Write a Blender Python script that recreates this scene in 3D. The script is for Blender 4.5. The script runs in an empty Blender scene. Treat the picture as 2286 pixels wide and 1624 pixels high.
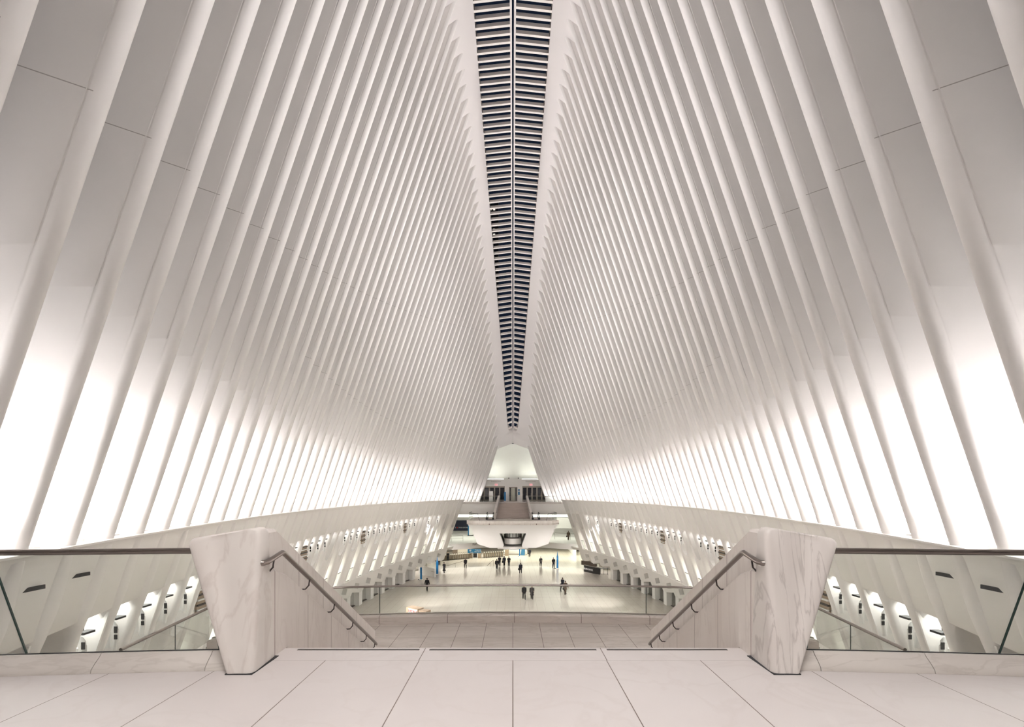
import bpy, math, random
from mathutils import Vector, Matrix
from math import pi, sin, cos, sqrt
random.seed(7)

# ---------------------------------------------------------------- camera, sky, exposure
scene = bpy.context.scene
COL = scene.collection
F = 1080.0 / 2286.0                      # focal length over frame width
cam_d = bpy.data.cameras.new('camera'); cam = bpy.data.objects.new('camera', cam_d); COL.objects.link(cam)
cam_d.sensor_width = 36.0; cam_d.lens = 36.0 * F
cam_d.shift_y = 288.0 / 2286.0; cam_d.shift_x = -2.0 / 2286.0
cam_d.clip_start = 0.1; cam_d.clip_end = 1500
cam.location = (0, 0, 0); cam.rotation_euler = (pi / 2, 0, 0)
scene.camera = cam
w = bpy.data.worlds.new('night_sky'); scene.world = w; w.use_nodes = True
w.node_tree.nodes['Background'].inputs[0].default_value = (0.10, 0.16, 0.32, 1)
w.node_tree.nodes['Background'].inputs[1].default_value = 0.035
scene.view_settings.view_transform = 'Standard'; scene.view_settings.look = 'None'
scene.view_settings.gamma = 1.0; scene.view_settings.use_curve_mapping = False
scene.view_settings.exposure = 0.9
cy = scene.cycles
cy.use_denoising = True
try: cy.denoiser = 'OPENIMAGEDENOISE'
except Exception: pass
cy.max_bounces = 7; cy.diffuse_bounces = 5; cy.glossy_bounces = 3; cy.transmission_bounces = 6
cy.transparent_max_bounces = 10; cy.caustics_reflective = False; cy.caustics_refractive = False
cy.sample_clamp_indirect = 6.0; cy.use_adaptive_sampling = True; cy.adaptive_threshold = 0.2; cy.adaptive_min_samples = 16

def area_light(name, loc, size, power, color=(1, 1, 1), direction=(0, 0, -1), label=None, spread=None):
    d = bpy.data.lights.new(name, 'AREA'); d.shape = 'RECTANGLE'; d.size = size[0]; d.size_y = size[1]
    d.energy = power; d.color = color
    if spread: d.spread = spread
    o = bpy.data.objects.new(name, d); COL.objects.link(o); o.location = loc
    o.rotation_euler = Vector(direction).to_track_quat('-Z', 'Y').to_euler()
    return o
def spot_light(name, loc, target, power, angle, color=(1, 1, 1), blend=0.8, radius=0.12):
    d = bpy.data.lights.new(name, 'SPOT'); d.energy = power; d.spot_size = angle; d.spot_blend = blend
    d.color = color; d.shadow_soft_size = radius
    o = bpy.data.objects.new(name, d); COL.objects.link(o); o.location = loc
    o.rotation_euler = (Vector(target) - Vector(loc)).to_track_quat('-Z', 'Y').to_euler()
    return o

# hall lamps: balcony lamps over the viewer, downlights in front of the walls, gallery and mezzanine lamps
WARM = (1.0, 0.93, 0.89); NEUT = (1.0, 0.985, 0.95); GREEN = (0.97, 1.0, 0.86)
area_light('balcony_lamp', (0, -0.6, 8.0), (5, 1.6), 165, (1.0, 0.965, 0.95), (0, 0.42, -1), spread=math.radians(95))
LEDGE_POWER = 10.0; UP_WATTS = 170.0; UP_SPREAD = math.radians(112)

# ---------------------------------------------------------------- materials
MATS = {}
def principled(name, color, rough=0.6, metal=0.0, spec=0.5):
    m = bpy.data.materials.new(name); m.use_nodes = True
    b = m.node_tree.nodes['Principled BSDF']
    b.inputs['Base Color'].default_value = (*color, 1); b.inputs['Roughness'].default_value = rough
    b.inputs['Metallic'].default_value = metal; b.inputs['Specular IOR Level'].default_value = spec
    MATS[name] = m; return m
def N(m, t, **kw):
    n = m.node_tree.nodes.new(t)
    for k, v in kw.items(): setattr(n, k, v)
    return n
def L(m, a, b): m.node_tree.links.new(a, b)
def math_node(m, op, a, b=None, c=None):
    n = N(m, 'ShaderNodeMath', operation=op)
    for i, v in enumerate((a, b, c)):
        if v is None: continue
        if isinstance(v, (int, float)): n.inputs[i].default_value = v
        else: L(m, v, n.inputs[i])
    return n.outputs[0]
def mottled(name, c1, c2, rough=0.6, scale=2.0, bump=0.0, stretch=(1, 1, 1), bscale=8.0, metal=0.0, spec=0.5):
    m = principled(name, c1, rough, metal, spec); b = m.node_tree.nodes['Principled BSDF']
    g = N(m, 'ShaderNodeNewGeometry'); mp = N(m, 'ShaderNodeMapping'); mp.inputs['Scale'].default_value = stretch
    L(m, g.outputs['Position'], mp.inputs[0])
    n = N(m, 'ShaderNodeTexNoise'); n.inputs['Scale'].default_value = scale; n.inputs['Detail'].default_value = 4
    L(m, mp.outputs[0], n.inputs['Vector'])
    r = N(m, 'ShaderNodeMapRange'); r.inputs[1].default_value = 0.3; r.inputs[2].default_value = 0.7
    L(m, n.outputs[0], r.inputs[0])
    mx = N(m, 'ShaderNodeMix', data_type='RGBA'); mx.inputs[6].default_value = (*c1, 1); mx.inputs[7].default_value = (*c2, 1)
    L(m, r.outputs[0], mx.inputs[0]); L(m, mx.outputs[2], b.inputs['Base Color'])
    m['mix'] = 1
    if bump:
        n2 = N(m, 'ShaderNodeTexNoise'); n2.inputs['Scale'].default_value = bscale; L(m, mp.outputs[0], n2.inputs['Vector'])
        bp = N(m, 'ShaderNodeBump'); bp.inputs['Strength'].default_value = bump; bp.inputs['Distance'].default_value = 0.02
        L(m, n2.outputs[0], bp.inputs['Height']); L(m, bp.outputs[0], b.inputs['Normal'])
    return m, mx, g
def line_mask(m, coord, period, offset, width):
    """1 on a thin joint that repeats along coord"""
    a = math_node(m, 'SUBTRACT', coord, offset); a = math_node(m, 'DIVIDE', a, period)
    a = math_node(m, 'FRACT', a); a = math_node(m, 'SUBTRACT', a, 0.5); a = math_node(m, 'ABSOLUTE', a)
    a = math_node(m, 'SUBTRACT', 0.5, a); return math_node(m, 'LESS_THAN', a, width / period)
def darken(m, mx, mask, color):
    b = m.node_tree.nodes['Principled BSDF']
    m2 = N(m, 'ShaderNodeMix', data_type='RGBA'); L(m, mask, m2.inputs[0]); L(m, mx.outputs[2], m2.inputs[6])
    m2.inputs[7].default_value = (*color, 1); L(m, m2.outputs[2], b.inputs['Base Color']); return m2

# painted steel of the ribs, with its welded joints
m, mx, g = mottled('rib_paint', (0.86, 0.84, 0.82), (0.83, 0.81, 0.79), 0.55, 0.35, 0.25, (1, 1, 1), 1.3, spec=0.3)
sep = N(m, 'ShaderNodeSeparateXYZ'); L(m, g.outputs['Position'], sep.inputs[0])
sepn = N(m, 'ShaderNodeSeparateXYZ'); L(m, g.outputs['True Normal'], sepn.inputs[0])
flat = math_node(m, 'GREATER_THAN', math_node(m, 'ABSOLUTE', sepn.outputs[1]), 0.97)
dy = math_node(m, 'SUBTRACT', sep.outputs[1], 43.2); dy2 = math_node(m, 'MULTIPLY', dy, dy); ax = math_node(m, 'ABSOLUTE', sep.outputs[0])
def weld(z0, half):                      # a weld square across the rib at height z0 of its nose
    q = math_node(m, 'MULTIPLY_ADD', z0, -0.34, 14.232); q = math_node(m, 'MULTIPLY_ADD', dy2, -0.00437, q)
    e = math_node(m, 'SUBTRACT', math_node(m, 'SUBTRACT', sep.outputs[2], z0), math_node(m, 'MULTIPLY', math_node(m, 'SUBTRACT', ax, q), 0.34))
    return math_node(m, 'MULTIPLY', flat, math_node(m, 'LESS_THAN', math_node(m, 'ABSOLUTE', e), half))
j1 = weld(math_node(m, 'MULTIPLY_ADD', sep.outputs[1], 0.27, 4.32), 0.009)
j2 = math_node(m, 'MULTIPLY', weld(math_node(m, 'MULTIPLY_ADD', sep.outputs[1], 0.0, 7.0), 0.008), math_node(m, 'GREATER_THAN', sep.outputs[1], 24.0))
darken(m, mx, math_node(m, 'MAXIMUM', j1, j2), (0.45, 0.42, 0.40))
principled('wall_paint', (0.85, 0.835, 0.81), 0.55, spec=0.3)
principled('spandrel_paint', (0.78, 0.765, 0.735), 0.6, spec=0.3)
principled('girder_paint', (0.72, 0.69, 0.68), 0.6, spec=0.3)
principled('outer_glazing', (0.36, 0.355, 0.35), 0.4)
principled('slat_paint', (0.84, 0.80, 0.76), 0.5)
principled('dark_gap', (0.02, 0.02, 0.022), 0.6)
principled('steel', (0.27, 0.235, 0.215), 0.3, 1.0)
principled('dark_steel', (0.06, 0.05, 0.045), 0.45, 0.4)
principled('black', (0.012, 0.012, 0.012), 0.5)
principled('black_gloss', (0.01, 0.01, 0.012), 0.25)
principled('blue', (0.01, 0.16, 0.40), 0.4)
principled('navy', (0.004, 0.006, 0.035), 0.4)
principled('sign_blue', (0.01, 0.13, 0.27), 0.4)
principled('white_plastic', (0.82, 0.82, 0.80), 0.4)
principled('wood_crate', (0.50, 0.38, 0.28), 0.6)
principled('tan_panel', (0.35, 0.27, 0.19), 0.5)
principled('grey_metal', (0.36, 0.33, 0.29), 0.4, 0.5)
principled('turnstile_metal', (0.20, 0.165, 0.12), 0.4, 0.3)
principled('text_grey', (0.20, 0.19, 0.18), 0.6)
principled('text_white', (0.75, 0.75, 0.75), 0.6)
principled('door_glass', (0.016, 0.018, 0.026), 0.08)
principled('shop_wall', (0.46, 0.43, 0.38), 0.7)
principled('shop_dark', (0.13, 0.10, 0.08), 0.6)
principled('lift_frame', (0.22, 0.19, 0.15), 0.4)
principled('lift_door', (0.40, 0.40, 0.33), 0.3, 0.3)
principled('red', (0.55, 0.03, 0.03), 0.5)
principled('skin', (0.42, 0.26, 0.19), 0.6)
principled('hair', (0.025, 0.018, 0.014), 0.6)
principled('cloth_black', (0.012, 0.011, 0.013), 0.85)
principled('cloth_navy', (0.015, 0.017, 0.028), 0.85)
principled('cloth_brown', (0.10, 0.07, 0.05), 0.85)
principled('cloth_grey', (0.05, 0.045, 0.045), 0.85)
def emissive(name, color, strength):
    m = bpy.data.materials.new(name); m.use_nodes = True; nt = m.node_tree
    nt.nodes.remove(nt.nodes['Principled BSDF']); e = nt.nodes.new('ShaderNodeEmission')
    e.inputs[0].default_value = (*color, 1); e.inputs[1].default_value = strength
    nt.links.new(e.outputs[0], nt.nodes['Material Output'].inputs[0]); m.cycles.emission_sampling = 'AUTO' if name in ('cove_glow', 'strip_glow') else 'NONE'; MATS[name] = m; return m
emissive('uplight_glow', (1.0, 0.985, 0.955), LEDGE_POWER)
emissive('cove_glow', (0.97, 1.0, 0.88), 18.0)
emissive('strip_glow', (1.0, 1.0, 0.90), 1.2)
emissive('exit_glow', (1.0, 0.5, 0.5), 0.5)
emissive('screen_glow', (0.70, 0.85, 1.0), 1.5)
emissive('window_glow', (1.0, 0.9, 0.75), 0.7)
emissive('lamp_glow', (1.0, 0.97, 0.9), 4.0)
def glass(name, tint, refl=0.08, alpha=0.9):
    m = bpy.data.materials.new(name); m.use_nodes = True; nt = m.node_tree
    nt.nodes.remove(nt.nodes['Principled BSDF'])
    t = nt.nodes.new('ShaderNodeBsdfTransparent'); t.inputs[0].default_value = (*tint, 1)
    gl = nt.nodes.new('ShaderNodeBsdfGlossy'); gl.inputs['Roughness'].default_value = 0.02
    fr = nt.nodes.new('ShaderNodeFresnel'); fr.inputs[0].default_value = 1.45
    k = nt.nodes.new('ShaderNodeMath'); k.operation = 'MULTIPLY'; k.inputs[1].default_value = refl / 0.08
    mix = nt.nodes.new('ShaderNodeMixShader')
    nt.links.new(fr.outputs[0], k.inputs[0]); nt.links.new(k.outputs[0], mix.inputs[0])
    nt.links.new(t.outputs[0], mix.inputs[1]); nt.links.new(gl.outputs[0], mix.inputs[2])
    nt.links.new(mix.outputs[0], nt.nodes['Material Output'].inputs[0]); MATS[name] = m; return m
glass('clear_glass', (0.965, 0.98, 0.968), 0.03)
glass('shop_glass', (0.86, 0.86, 0.84), 0.07)
principled('glass_edge', (0.01, 0.03, 0.025), 0.2)
# stone
def stone(name, c1, c2, vein, stretch, scale, rough):
    m, mx, g = mottled(name, c1, c2, rough, scale, 0.0, stretch, spec=0.4)
    mp = N(m, 'ShaderNodeMapping'); mp.inputs['Scale'].default_value = stretch; L(m, g.outputs['Position'], mp.inputs[0])
    n = N(m, 'ShaderNodeTexNoise'); n.inputs['Scale'].default_value = scale * 1.7; n.inputs['Detail'].default_value = 6
    n.inputs['Distortion'].default_value = 0.6; L(m, mp.outputs[0], n.inputs['Vector'])
    a = math_node(m, 'ABSOLUTE', math_node(m, 'SUBTRACT', n.outputs[0], 0.5))
    r = N(m, 'ShaderNodeMapRange'); r.inputs[1].default_value = 0.0; r.inputs[2].default_value = 0.035
    r.inputs[3].default_value = 0.55; r.inputs[4].default_value = 0.0; L(m, a, r.inputs[0])
    return m, darken(m, mx, r.outputs[0], vein), g
stone('marble', (0.71, 0.67, 0.625), (0.63, 0.58, 0.54), (0.55, 0.49, 0.45), (1.5, 1.0, 0.45), 1.5, 0.38)
stone('veined_marble', (0.69, 0.65, 0.61), (0.60, 0.555, 0.52), (0.36, 0.32, 0.30), (3.2, 1.0, 0.4), 2.0, 0.38)
m, mx, g = stone('curb_marble', (0.60, 0.56, 0.515), (0.51, 0.47, 0.43), (0.45, 0.41, 0.37), (0.5, 1.0, 2.5), 1.8, 0.3)
def joints(m, mx, g, specs, color):
    sep = N(m, 'ShaderNodeSeparateXYZ'); L(m, g.outputs['Position'], sep.inputs[0]); mask = None
    for ax, per, off, wd in specs:
        k = line_mask(m, sep.outputs[ax], per, off, wd); mask = k if mask is None else math_node(m, 'MAXIMUM', mask, k)
    darken(m, mx, mask, color)
m, mx, g = stone('balcony_stone', (0.60, 0.56, 0.54), (0.565, 0.52, 0.50), (0.55, 0.503, 0.48), (1, 1, 1), 0.9, 0.42)
joints(m, mx, g, [(0, 0.925, 0, 0.004), (1, 2.4, 4.78, 0.004)], (0.16, 0.12, 0.10))
m, mx, g = stone('nosing_stone', (0.60, 0.56, 0.54), (0.565, 0.52, 0.50), (0.55, 0.503, 0.48), (1, 1, 1), 0.9, 0.42)
joints(m, mx, g, [(0, 1.86, 0.93, 0.004)], (0.16, 0.12, 0.10))
m, mx, g = stone('landing_stone', (0.62, 0.565, 0.52), (0.51, 0.455, 0.41), (0.45, 0.395, 0.35), (0.6, 1.6, 1), 0.9, 0.4)
joints(m, mx, g, [(0, 0.86, 0, 0.008), (1, 1.25, 16.0 - 0.45, 0.008)], (0.17, 0.13, 0.11))
m, mx, g = stone('landing_curb_stone', (0.62, 0.565, 0.52), (0.51, 0.455, 0.41), (0.45, 0.395, 0.35), (0.4, 1, 3), 0.9, 0.4)
joints(m, mx, g, [(0, 2.2, 0.05, 0.009)], (0.2, 0.16, 0.14))
m, mx, g = stone('stair_wall_marble', (0.74, 0.69, 0.645), (0.67, 0.615, 0.575), (0.61, 0.55, 0.51), (1.0, 1.6, 0.4), 1.3, 0.38)
joints(m, mx, g, [(1, 0.94, 4.91, 0.006)], (0.22, 0.17, 0.15))
m, mx, g = mottled('concourse_stone', (0.66, 0.62, 0.56), (0.58, 0.53, 0.47), 0.22, 0.12, 0, (1.6, 0.5, 1), spec=0.5)
joints(m, mx, g, [(0, 0.9, 0, 0.012), (1, 1.8, 0, 0.02)], (0.45, 0.41, 0.35))
m, mx, g = mottled('stair_stone', (0.50, 0.42, 0.38), (0.42, 0.35, 0.31), 0.5, 0.8, 0, (0.6, 1, 3))

# ---------------------------------------------------------------- helpers
def link(name, verts, faces, mat, parent=None, smooth=False, mats=None, fmat=None):
    me = bpy.data.meshes.new(name); me.from_pydata([tuple(v) for v in verts], [], faces)
    for mm in (mats or [mat]): me.materials.append(MATS[mm])
    if fmat:
        for p, i in zip(me.polygons, fmat): p.material_index = i
    if smooth:
        for p in me.polygons: p.use_smooth = True
        try: me.set_sharp_from_angle(angle=math.radians(40))
        except Exception: pass
    me.update()
    o = bpy.data.objects.new(name, me); COL.objects.link(o)
    if parent: o.parent = parent
    return o
def tag(o, label, cat, group=None, kind=None):
    o['label'] = label
    if cat: o['category'] = cat
    if group: o['group'] = group
    if kind: o['kind'] = kind
    return o
def struct(o, label=None):
    o['kind'] = 'structure'
    if label: o['label'] = label
    return o
def thing(name, label, cat, loc=(0, 0, 0), group=None, rz=0):
    o = bpy.data.objects.new(name, None); COL.objects.link(o); o.location = loc; o.rotation_euler = (0, 0, rz)
    o.empty_display_size = 0.3
    return tag(o, label, cat, group)
def copy_tree(o, parent=None):
    c = o.copy(); COL.objects.link(c)
    if parent: c.parent = parent
    for ch in list(o.children): copy_tree(ch, c)
    return c
class MB:
    def __init__(s): s.v = []; s.f = []
    def add(s, vs, fs):
        n = len(s.v); s.v += [tuple(v) for v in vs]; s.f += [tuple(i + n for i in f) for f in fs]; return s
    def box(s, x0, x1, y0, y1, z0, z1):
        return s.add([(x0, y0, z0), (x1, y0, z0), (x1, y1, z0), (x0, y1, z0), (x0, y0, z1), (x1, y0, z1), (x1, y1, z1), (x0, y1, z1)],
                     [(3, 2, 1, 0), (4, 5, 6, 7), (0, 1, 5, 4), (1, 2, 6, 5), (2, 3, 7, 6), (3, 0, 4, 7)])
    def rings(s, rings, closed=True, caps=True):
        n = len(rings[0]); vs = [p for r in rings for p in r]; fs = []
        for i in range(len(rings) - 1):
            for j in range(n if closed else n - 1):
                k = (j + 1) % n; fs.append((i * n + j, i * n + k, (i + 1) * n + k, (i + 1) * n + j))
        if caps and closed: fs += [tuple(reversed(range(n))), tuple((len(rings) - 1) * n + j for j in range(n))]
        return s.add(vs, fs)
    def tube(s, pts, r, n=8, caps=True):
        pts = [Vector(p) for p in pts]; rr = r if isinstance(r, (list, tuple)) else [r] * len(pts); rings = []
        for i, p in enumerate(pts):
            a = pts[max(0, i - 1)]; b = pts[min(len(pts) - 1, i + 1)]; d = (b - a).normalized()
            up = Vector((0, 0, 1)) if abs(d.z) < 0.95 else Vector((0, 1, 0))
            u = d.cross(up).normalized(); v = u.cross(d)
            rings.append([p + (u * cos(2 * pi * k / n) + v * sin(2 * pi * k / n)) * rr[i] for k in range(n)])
        return s.rings(rings, True, caps)
    def prism(s, poly, fn0, fn1):
        n = len(poly); s.add([fn0(*p) for p in poly] + [fn1(*p) for p in poly],
              [tuple(range(n)), tuple(reversed(range(n, 2 * n)))] + [((i + 1) % n, i, n + i, n + (i + 1) % n) for i in range(n)])
        return s
    def build(s, name, mat, parent=None, smooth=False): return link(name, s.v, s.f, mat, parent, smooth)
def box(name, x0, x1, y0, y1, z0, z1, mat, parent=None): return MB().box(x0, x1, y0, y1, z0, z1).build(name, mat, parent)
ORD = ['', 'first', 'second', 'third', 'fourth', 'fifth', 'sixth', 'seventh', 'eighth', 'ninth', 'tenth', 'eleventh', 'twelfth', 'thirteenth',
       'fourteenth', 'fifteenth', 'sixteenth', 'seventeenth', 'eighteenth', 'nineteenth', 'twentieth']
def ordinal(n):
    if n <= 20: return ORD[n]
    tens = {2: 'twenty', 3: 'thirty', 4: 'forty', 5: 'fifty'}
    if n % 10 == 0: return tens[n // 10][:-1] + 'ieth'
    return tens[n // 10] + '-' + ORD[n % 10]
def text_obj(name, s, size, mat, loc, rot, parent=None, ext=0.004, align='CENTER'):
    c = bpy.data.curves.new(name, 'FONT'); c.body = s; c.size = size; c.extrude = ext; c.align_x = align; c.align_y = 'CENTER'
    o = bpy.data.objects.new(name, c); COL.objects.link(o)
    dg = bpy.context.evaluated_depsgraph_get(); me = bpy.data.meshes.new_from_object(o.evaluated_get(dg))
    me.materials.clear(); me.materials.append(MATS[mat])
    bpy.data.objects.remove(o); o = bpy.data.objects.new(name, me); COL.objects.link(o)
    o.location = loc; o.rotation_euler = rot
    if parent: o.parent = parent
    return o

# ---------------------------------------------------------------- the hull
YC = 43.2
FLOOR, MEZZ, DECK, LAND = -12.9, -9.3, -1.66, -4.3
def XN(Y, z):                            # inner nose line of the ribs
    return 14.65 - 0.00437 * (Y - YC) ** 2 - 0.34 * (max(z, -11.3) + 1.23) + 0.035 * max(0.0, 9.8 - Y) ** 1.7
def ZT(Y):                               # height of the rib tips under the ridge girder
    d = Y - YC; return 31.5 - 0.0108 * d * d - 3.5e-7 * d ** 4
def XO(Y):                               # half width of the skylight opening
    d = Y - YC; return 2.65 - 0.00095 * d * d
def YM(m): return 88.0 - 1.6 * m
SIDES = ((-1, 'left'), (1, 'right'))

def section(r, D, z, Yc, s, top=None, groove=True):
    pts = []
    for k in range(9):
        a = -pi / 2 + pi * k / 8; pts.append((r - r * cos(a), r * sin(a)))
    g = 0.014 if groove else 0.0
    mid = [(r + 0.012, r - g), (r + 0.045, r - g), (r + 0.055, r), (D, r)]
    pts = [(d, -y) for d, y in reversed(mid)] + pts + mid
    out = []
    for d, y in pts:
        zz = z if top is None else top - 0.75 * d + 0.28
        out.append((s * (XN(Yc, zz) + d), Yc + y, zz))
    return out
def rib_mesh(m, s):
    Yc = YM(m); t = ZT(Yc); rings = []
    zb = -9.4 if 5 <= m else DECK
    if zb < -2:
        rings.append(section(0.19, 1.1, zb, Yc, s, groove=False))
        rings += [section(0.19, 1.1, -6.6, Yc, s, groove=False), section(0.19, 1.0, -6.3, Yc, s, groove=False), section(0.19, 1.0, -3.8, Yc, s, groove=False), section(0.36, 1.0, -3.35, Yc, s, groove=False), section(0.5, 1.0, -2.9, Yc, s, groove=False),
                  section(0.5, 1.0, -2.3, Yc, s, groove=False), section(0.24, 1.0, -1.4, Yc, s, groove=False), section(0.17, 1.7, -1.2, Yc, s, groove=False)]
    else: rings.append(section(0.17, 1.7, zb, Yc, s, groove=False))
    for z in (2, 4): rings.append(section(0.17, 1.7, z, Yc, s, groove=False))
    z = 4.05
    while z < t - 3: rings.append(section(0.17, 1.7, z, Yc, s)); z += 3.5
    rings.append(section(0.17, 1.7, 0, Yc, s, top=t))
    b = MB(); b.rings(rings); return b
NEAR = 53
for s, side in SIDES:
    for m in range(0, NEAR + 1):
        b = rib_mesh(m, s); o = b.build('steel_rib', 'rib_paint', None, True)
        tag(o, f'tall white steel rib, {side} wall, {ordinal(m + 1)} from the far doors', 'rib', f'ribs of the {side} wall')

def loft(name, Ys, prof, mat, s=1, smooth=False, closed=False):
    b = MB(); rings = []
    for Y in Ys: rings.append([(s * x, Y, z) for x, z in prof(Y)])
    b.rings(rings, closed, closed); return b.build(name, mat, None, smooth)
def frange(a, b, n): return [a + (b - a) * i / n for i in range(n + 1)]
YS = frange(-3.0, 81.7, 60)
n_trim = 1
for s, side in SIDES:
    # ledge under the window slots and the smooth skirt below it
    o = loft(f'trim_{n_trim}', YS, lambda Y: [(XN(Y, -1.22) + 1.75, -1.22), (XN(Y, -1.22) - 0.16, -1.22), (XN(Y, -1.27) - 0.16, -1.27), (XN(Y, -1.42) + 0.07, -1.42), (XN(Y, -1.6) + 0.085, -1.6),
        (XN(Y, -3.4) + 0.085, -3.4), (XN(Y, -3.46) + 0.16, -3.46), (XN(Y, -3.46) + 1.0, -3.46), (XN(Y, -6.35) + 1.0, -6.35), (XN(Y, -6.4) + 4.6, -6.4),
        (XN(Y, -6.4) + 4.6, -6.7), (XN(Y, -6.4) + 5.0, -6.7), (XN(Y, -1.22) + 4.0, -1.22)], 'wall_paint', s, True, True)
    struct(o, f'{side} wall skirt and ledge below the glowing slots'); n_trim += 1
    # outer glazing behind the ribs
    o = loft(f'window_{1 if s < 0 else 2}', frange(-3.0, 90, 60), lambda Y: [(XN(Y, -1.3) + 1.72, -1.7), (XN(Y, ZT(Y) - 3.4) + 1.72, ZT(Y) - 3.4), (XN(Y, ZT(Y) - 3.4) + 1.85, ZT(Y) - 3.4), (XN(Y, -1.3) + 1.85, -1.7)], 'outer_glazing', s, False, True)
    struct(o, f'{side} outer glazing between the ribs')
    # ridge girder
    def gird(Y):
        t = ZT(Y); xt = XN(Y, t); xo = max(XO(Y), 0.3) if Y < 85.6 else 0
        if Y >= 85.6: xo = XO(85.6) * sqrt(max(0, 1 - ((Y - 85.6) / 1.2) ** 2)) if Y < 86.8 else -0.05
        return [(xo, t + 1.9), (xo, t + 1.0), (xo + (xt - xo) * 0.5, t + 0.47), (xt, t), (xt + 0.62, t - 0.47), (xt + 1.25, t - 1.1), (xt + 1.95, t - 2.1), (xt + 2.85, t - 3.9), (xt + 3.3, t - 3.9), (xo + 1.2, t + 2.3)]
    ys = frange(-3, 84.8, 66) + [85.2, 85.6, 85.9, 86.2, 86.45, 86.65, 86.75, 86.8, 87.4, 88.0, 88.35]
    o = loft('ceiling', ys, gird, 'girder_paint', s, True, True); struct(o, f'smooth white ridge girder over the {side} ribs')

# glowing fixtures on the ledge, one per slot between two ribs
fx = {}
for s, side in SIDES:
    for m in range(0, NEAR):
        Yc = YM(m) - 0.8; x = XN(Yc, -1.22); zf = -1.22 if m > 3 else DECK
        t = thing('ledge_uplight', f'slim uplight on the {side} ledge, {ordinal(m + 1)} slot from the far doors', 'light fixture', (s * (x + 0.85), Yc, zf), f'uplights on the {side} ledge')
        if 'h' not in fx:
            fx['h'] = box('housing', -0.5, 0.5, -0.14, 0.14, 0.0, 0.05, 'white_plastic', t)
            fx['d'] = box('diffuser', -0.46, 0.46, -0.11, 0.11, 0.05, 0.056, 'uplight_glow', t)
        else:
            for k in 'hd':
                c = fx[k].copy(); COL.objects.link(c); c.parent = t
        if m not in fx:
            o = area_light('lamp', (0, 0, 0.07), (0.9, 0.26), UP_WATTS * (0.66 + 0.70 * math.exp(-((Yc - 42) / 20) ** 2)) * (1.0 if Yc < 62 else max(0.28, 1 - (Yc - 62) / 30)), (1.0, 0.965, 0.975), (0, 0, 1)); o.data.spread = UP_SPREAD; fx[m] = o.data; o.parent = t
        else:
            o = bpy.data.objects.new('lamp', fx[m]); COL.objects.link(o); o.location = (0, 0, 0.07); o.parent = t
        o.rotation_euler = Vector((-s * 0.34, 0, 1)).to_track_quat('-Z', 'Y').to_euler()

# skylight leaves
for s, side in SIDES:
    t = thing('skylight_leaf', f'{side} half of the long slatted skylight along the ridge', 'skylight', (0, 50, ZT(50) + 1.0), 'leaves of the ridge skylight')
    inv = Matrix.Translation((0, -50, -(ZT(50) + 1.0)))
    def loc(vs): return [tuple(inv @ Vector(v)) for v in vs]
    def part(b, name, mat):
        b.v = loc(b.v); return b.build(name, mat, t)
    b = MB(); ys = frange(20, 86.6, 50)
    b.rings([[(s * 0.07, Y, ZT(Y) + 1.28), (s * 0.2, Y, ZT(Y) + 1.26), (s * 0.2, Y, ZT(Y) + 1.6), (s * 0.07, Y, ZT(Y) + 1.6)] for Y in ys]); part(b, 'inner_rail', 'girder_paint')
    b = MB(); b.rings([[(s * (XO(Y) - 0.05), Y, ZT(Y) + 1.05), (s * (XO(Y) + 0.02), Y, ZT(Y) + 1.05), (s * (XO(Y) + 0.02), Y, ZT(Y) + 1.5), (s * (XO(Y) - 0.05), Y, ZT(Y) + 1.5)] for Y in frange(20, 85.6, 50)]); part(b, 'outer_rail', 'dark_steel')
    Y = 86.2; 
    while Y > 21:
        xo = XO(Y) if Y < 85.6 else XO(85.6) * sqrt(max(0, 1 - ((Y - 85.6) / 1.2) ** 2))
        z0, z1 = ZT(Y) + 1.02, ZT(Y) + 1.28; b = MB()
        sl = (ZT(Y + 0.1) - ZT(Y)) / 0.1 * 0.19
        b.add([(s * 0.19, Y, z1), (s * xo, Y, z0), (s * xo, Y + 0.19, z0 + sl * .5), (s * 0.19, Y + 0.19, z1 + sl * .5),
               (s * 0.19, Y, z1 + 0.24), (s * xo, Y, z0 + 0.24), (s * xo, Y + 0.19, z0 + 0.24 + sl * .5), (s * 0.19, Y + 0.19, z1 + 0.24 + sl * .5)],
              [(0, 1, 2, 3), (7, 6, 5, 4), (0, 4, 5, 1), (1, 5, 6, 2), (2, 6, 7, 3), (3, 7, 4, 0)])
        part(b, 'slat', 'slat_paint'); Y -= 0.8

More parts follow.
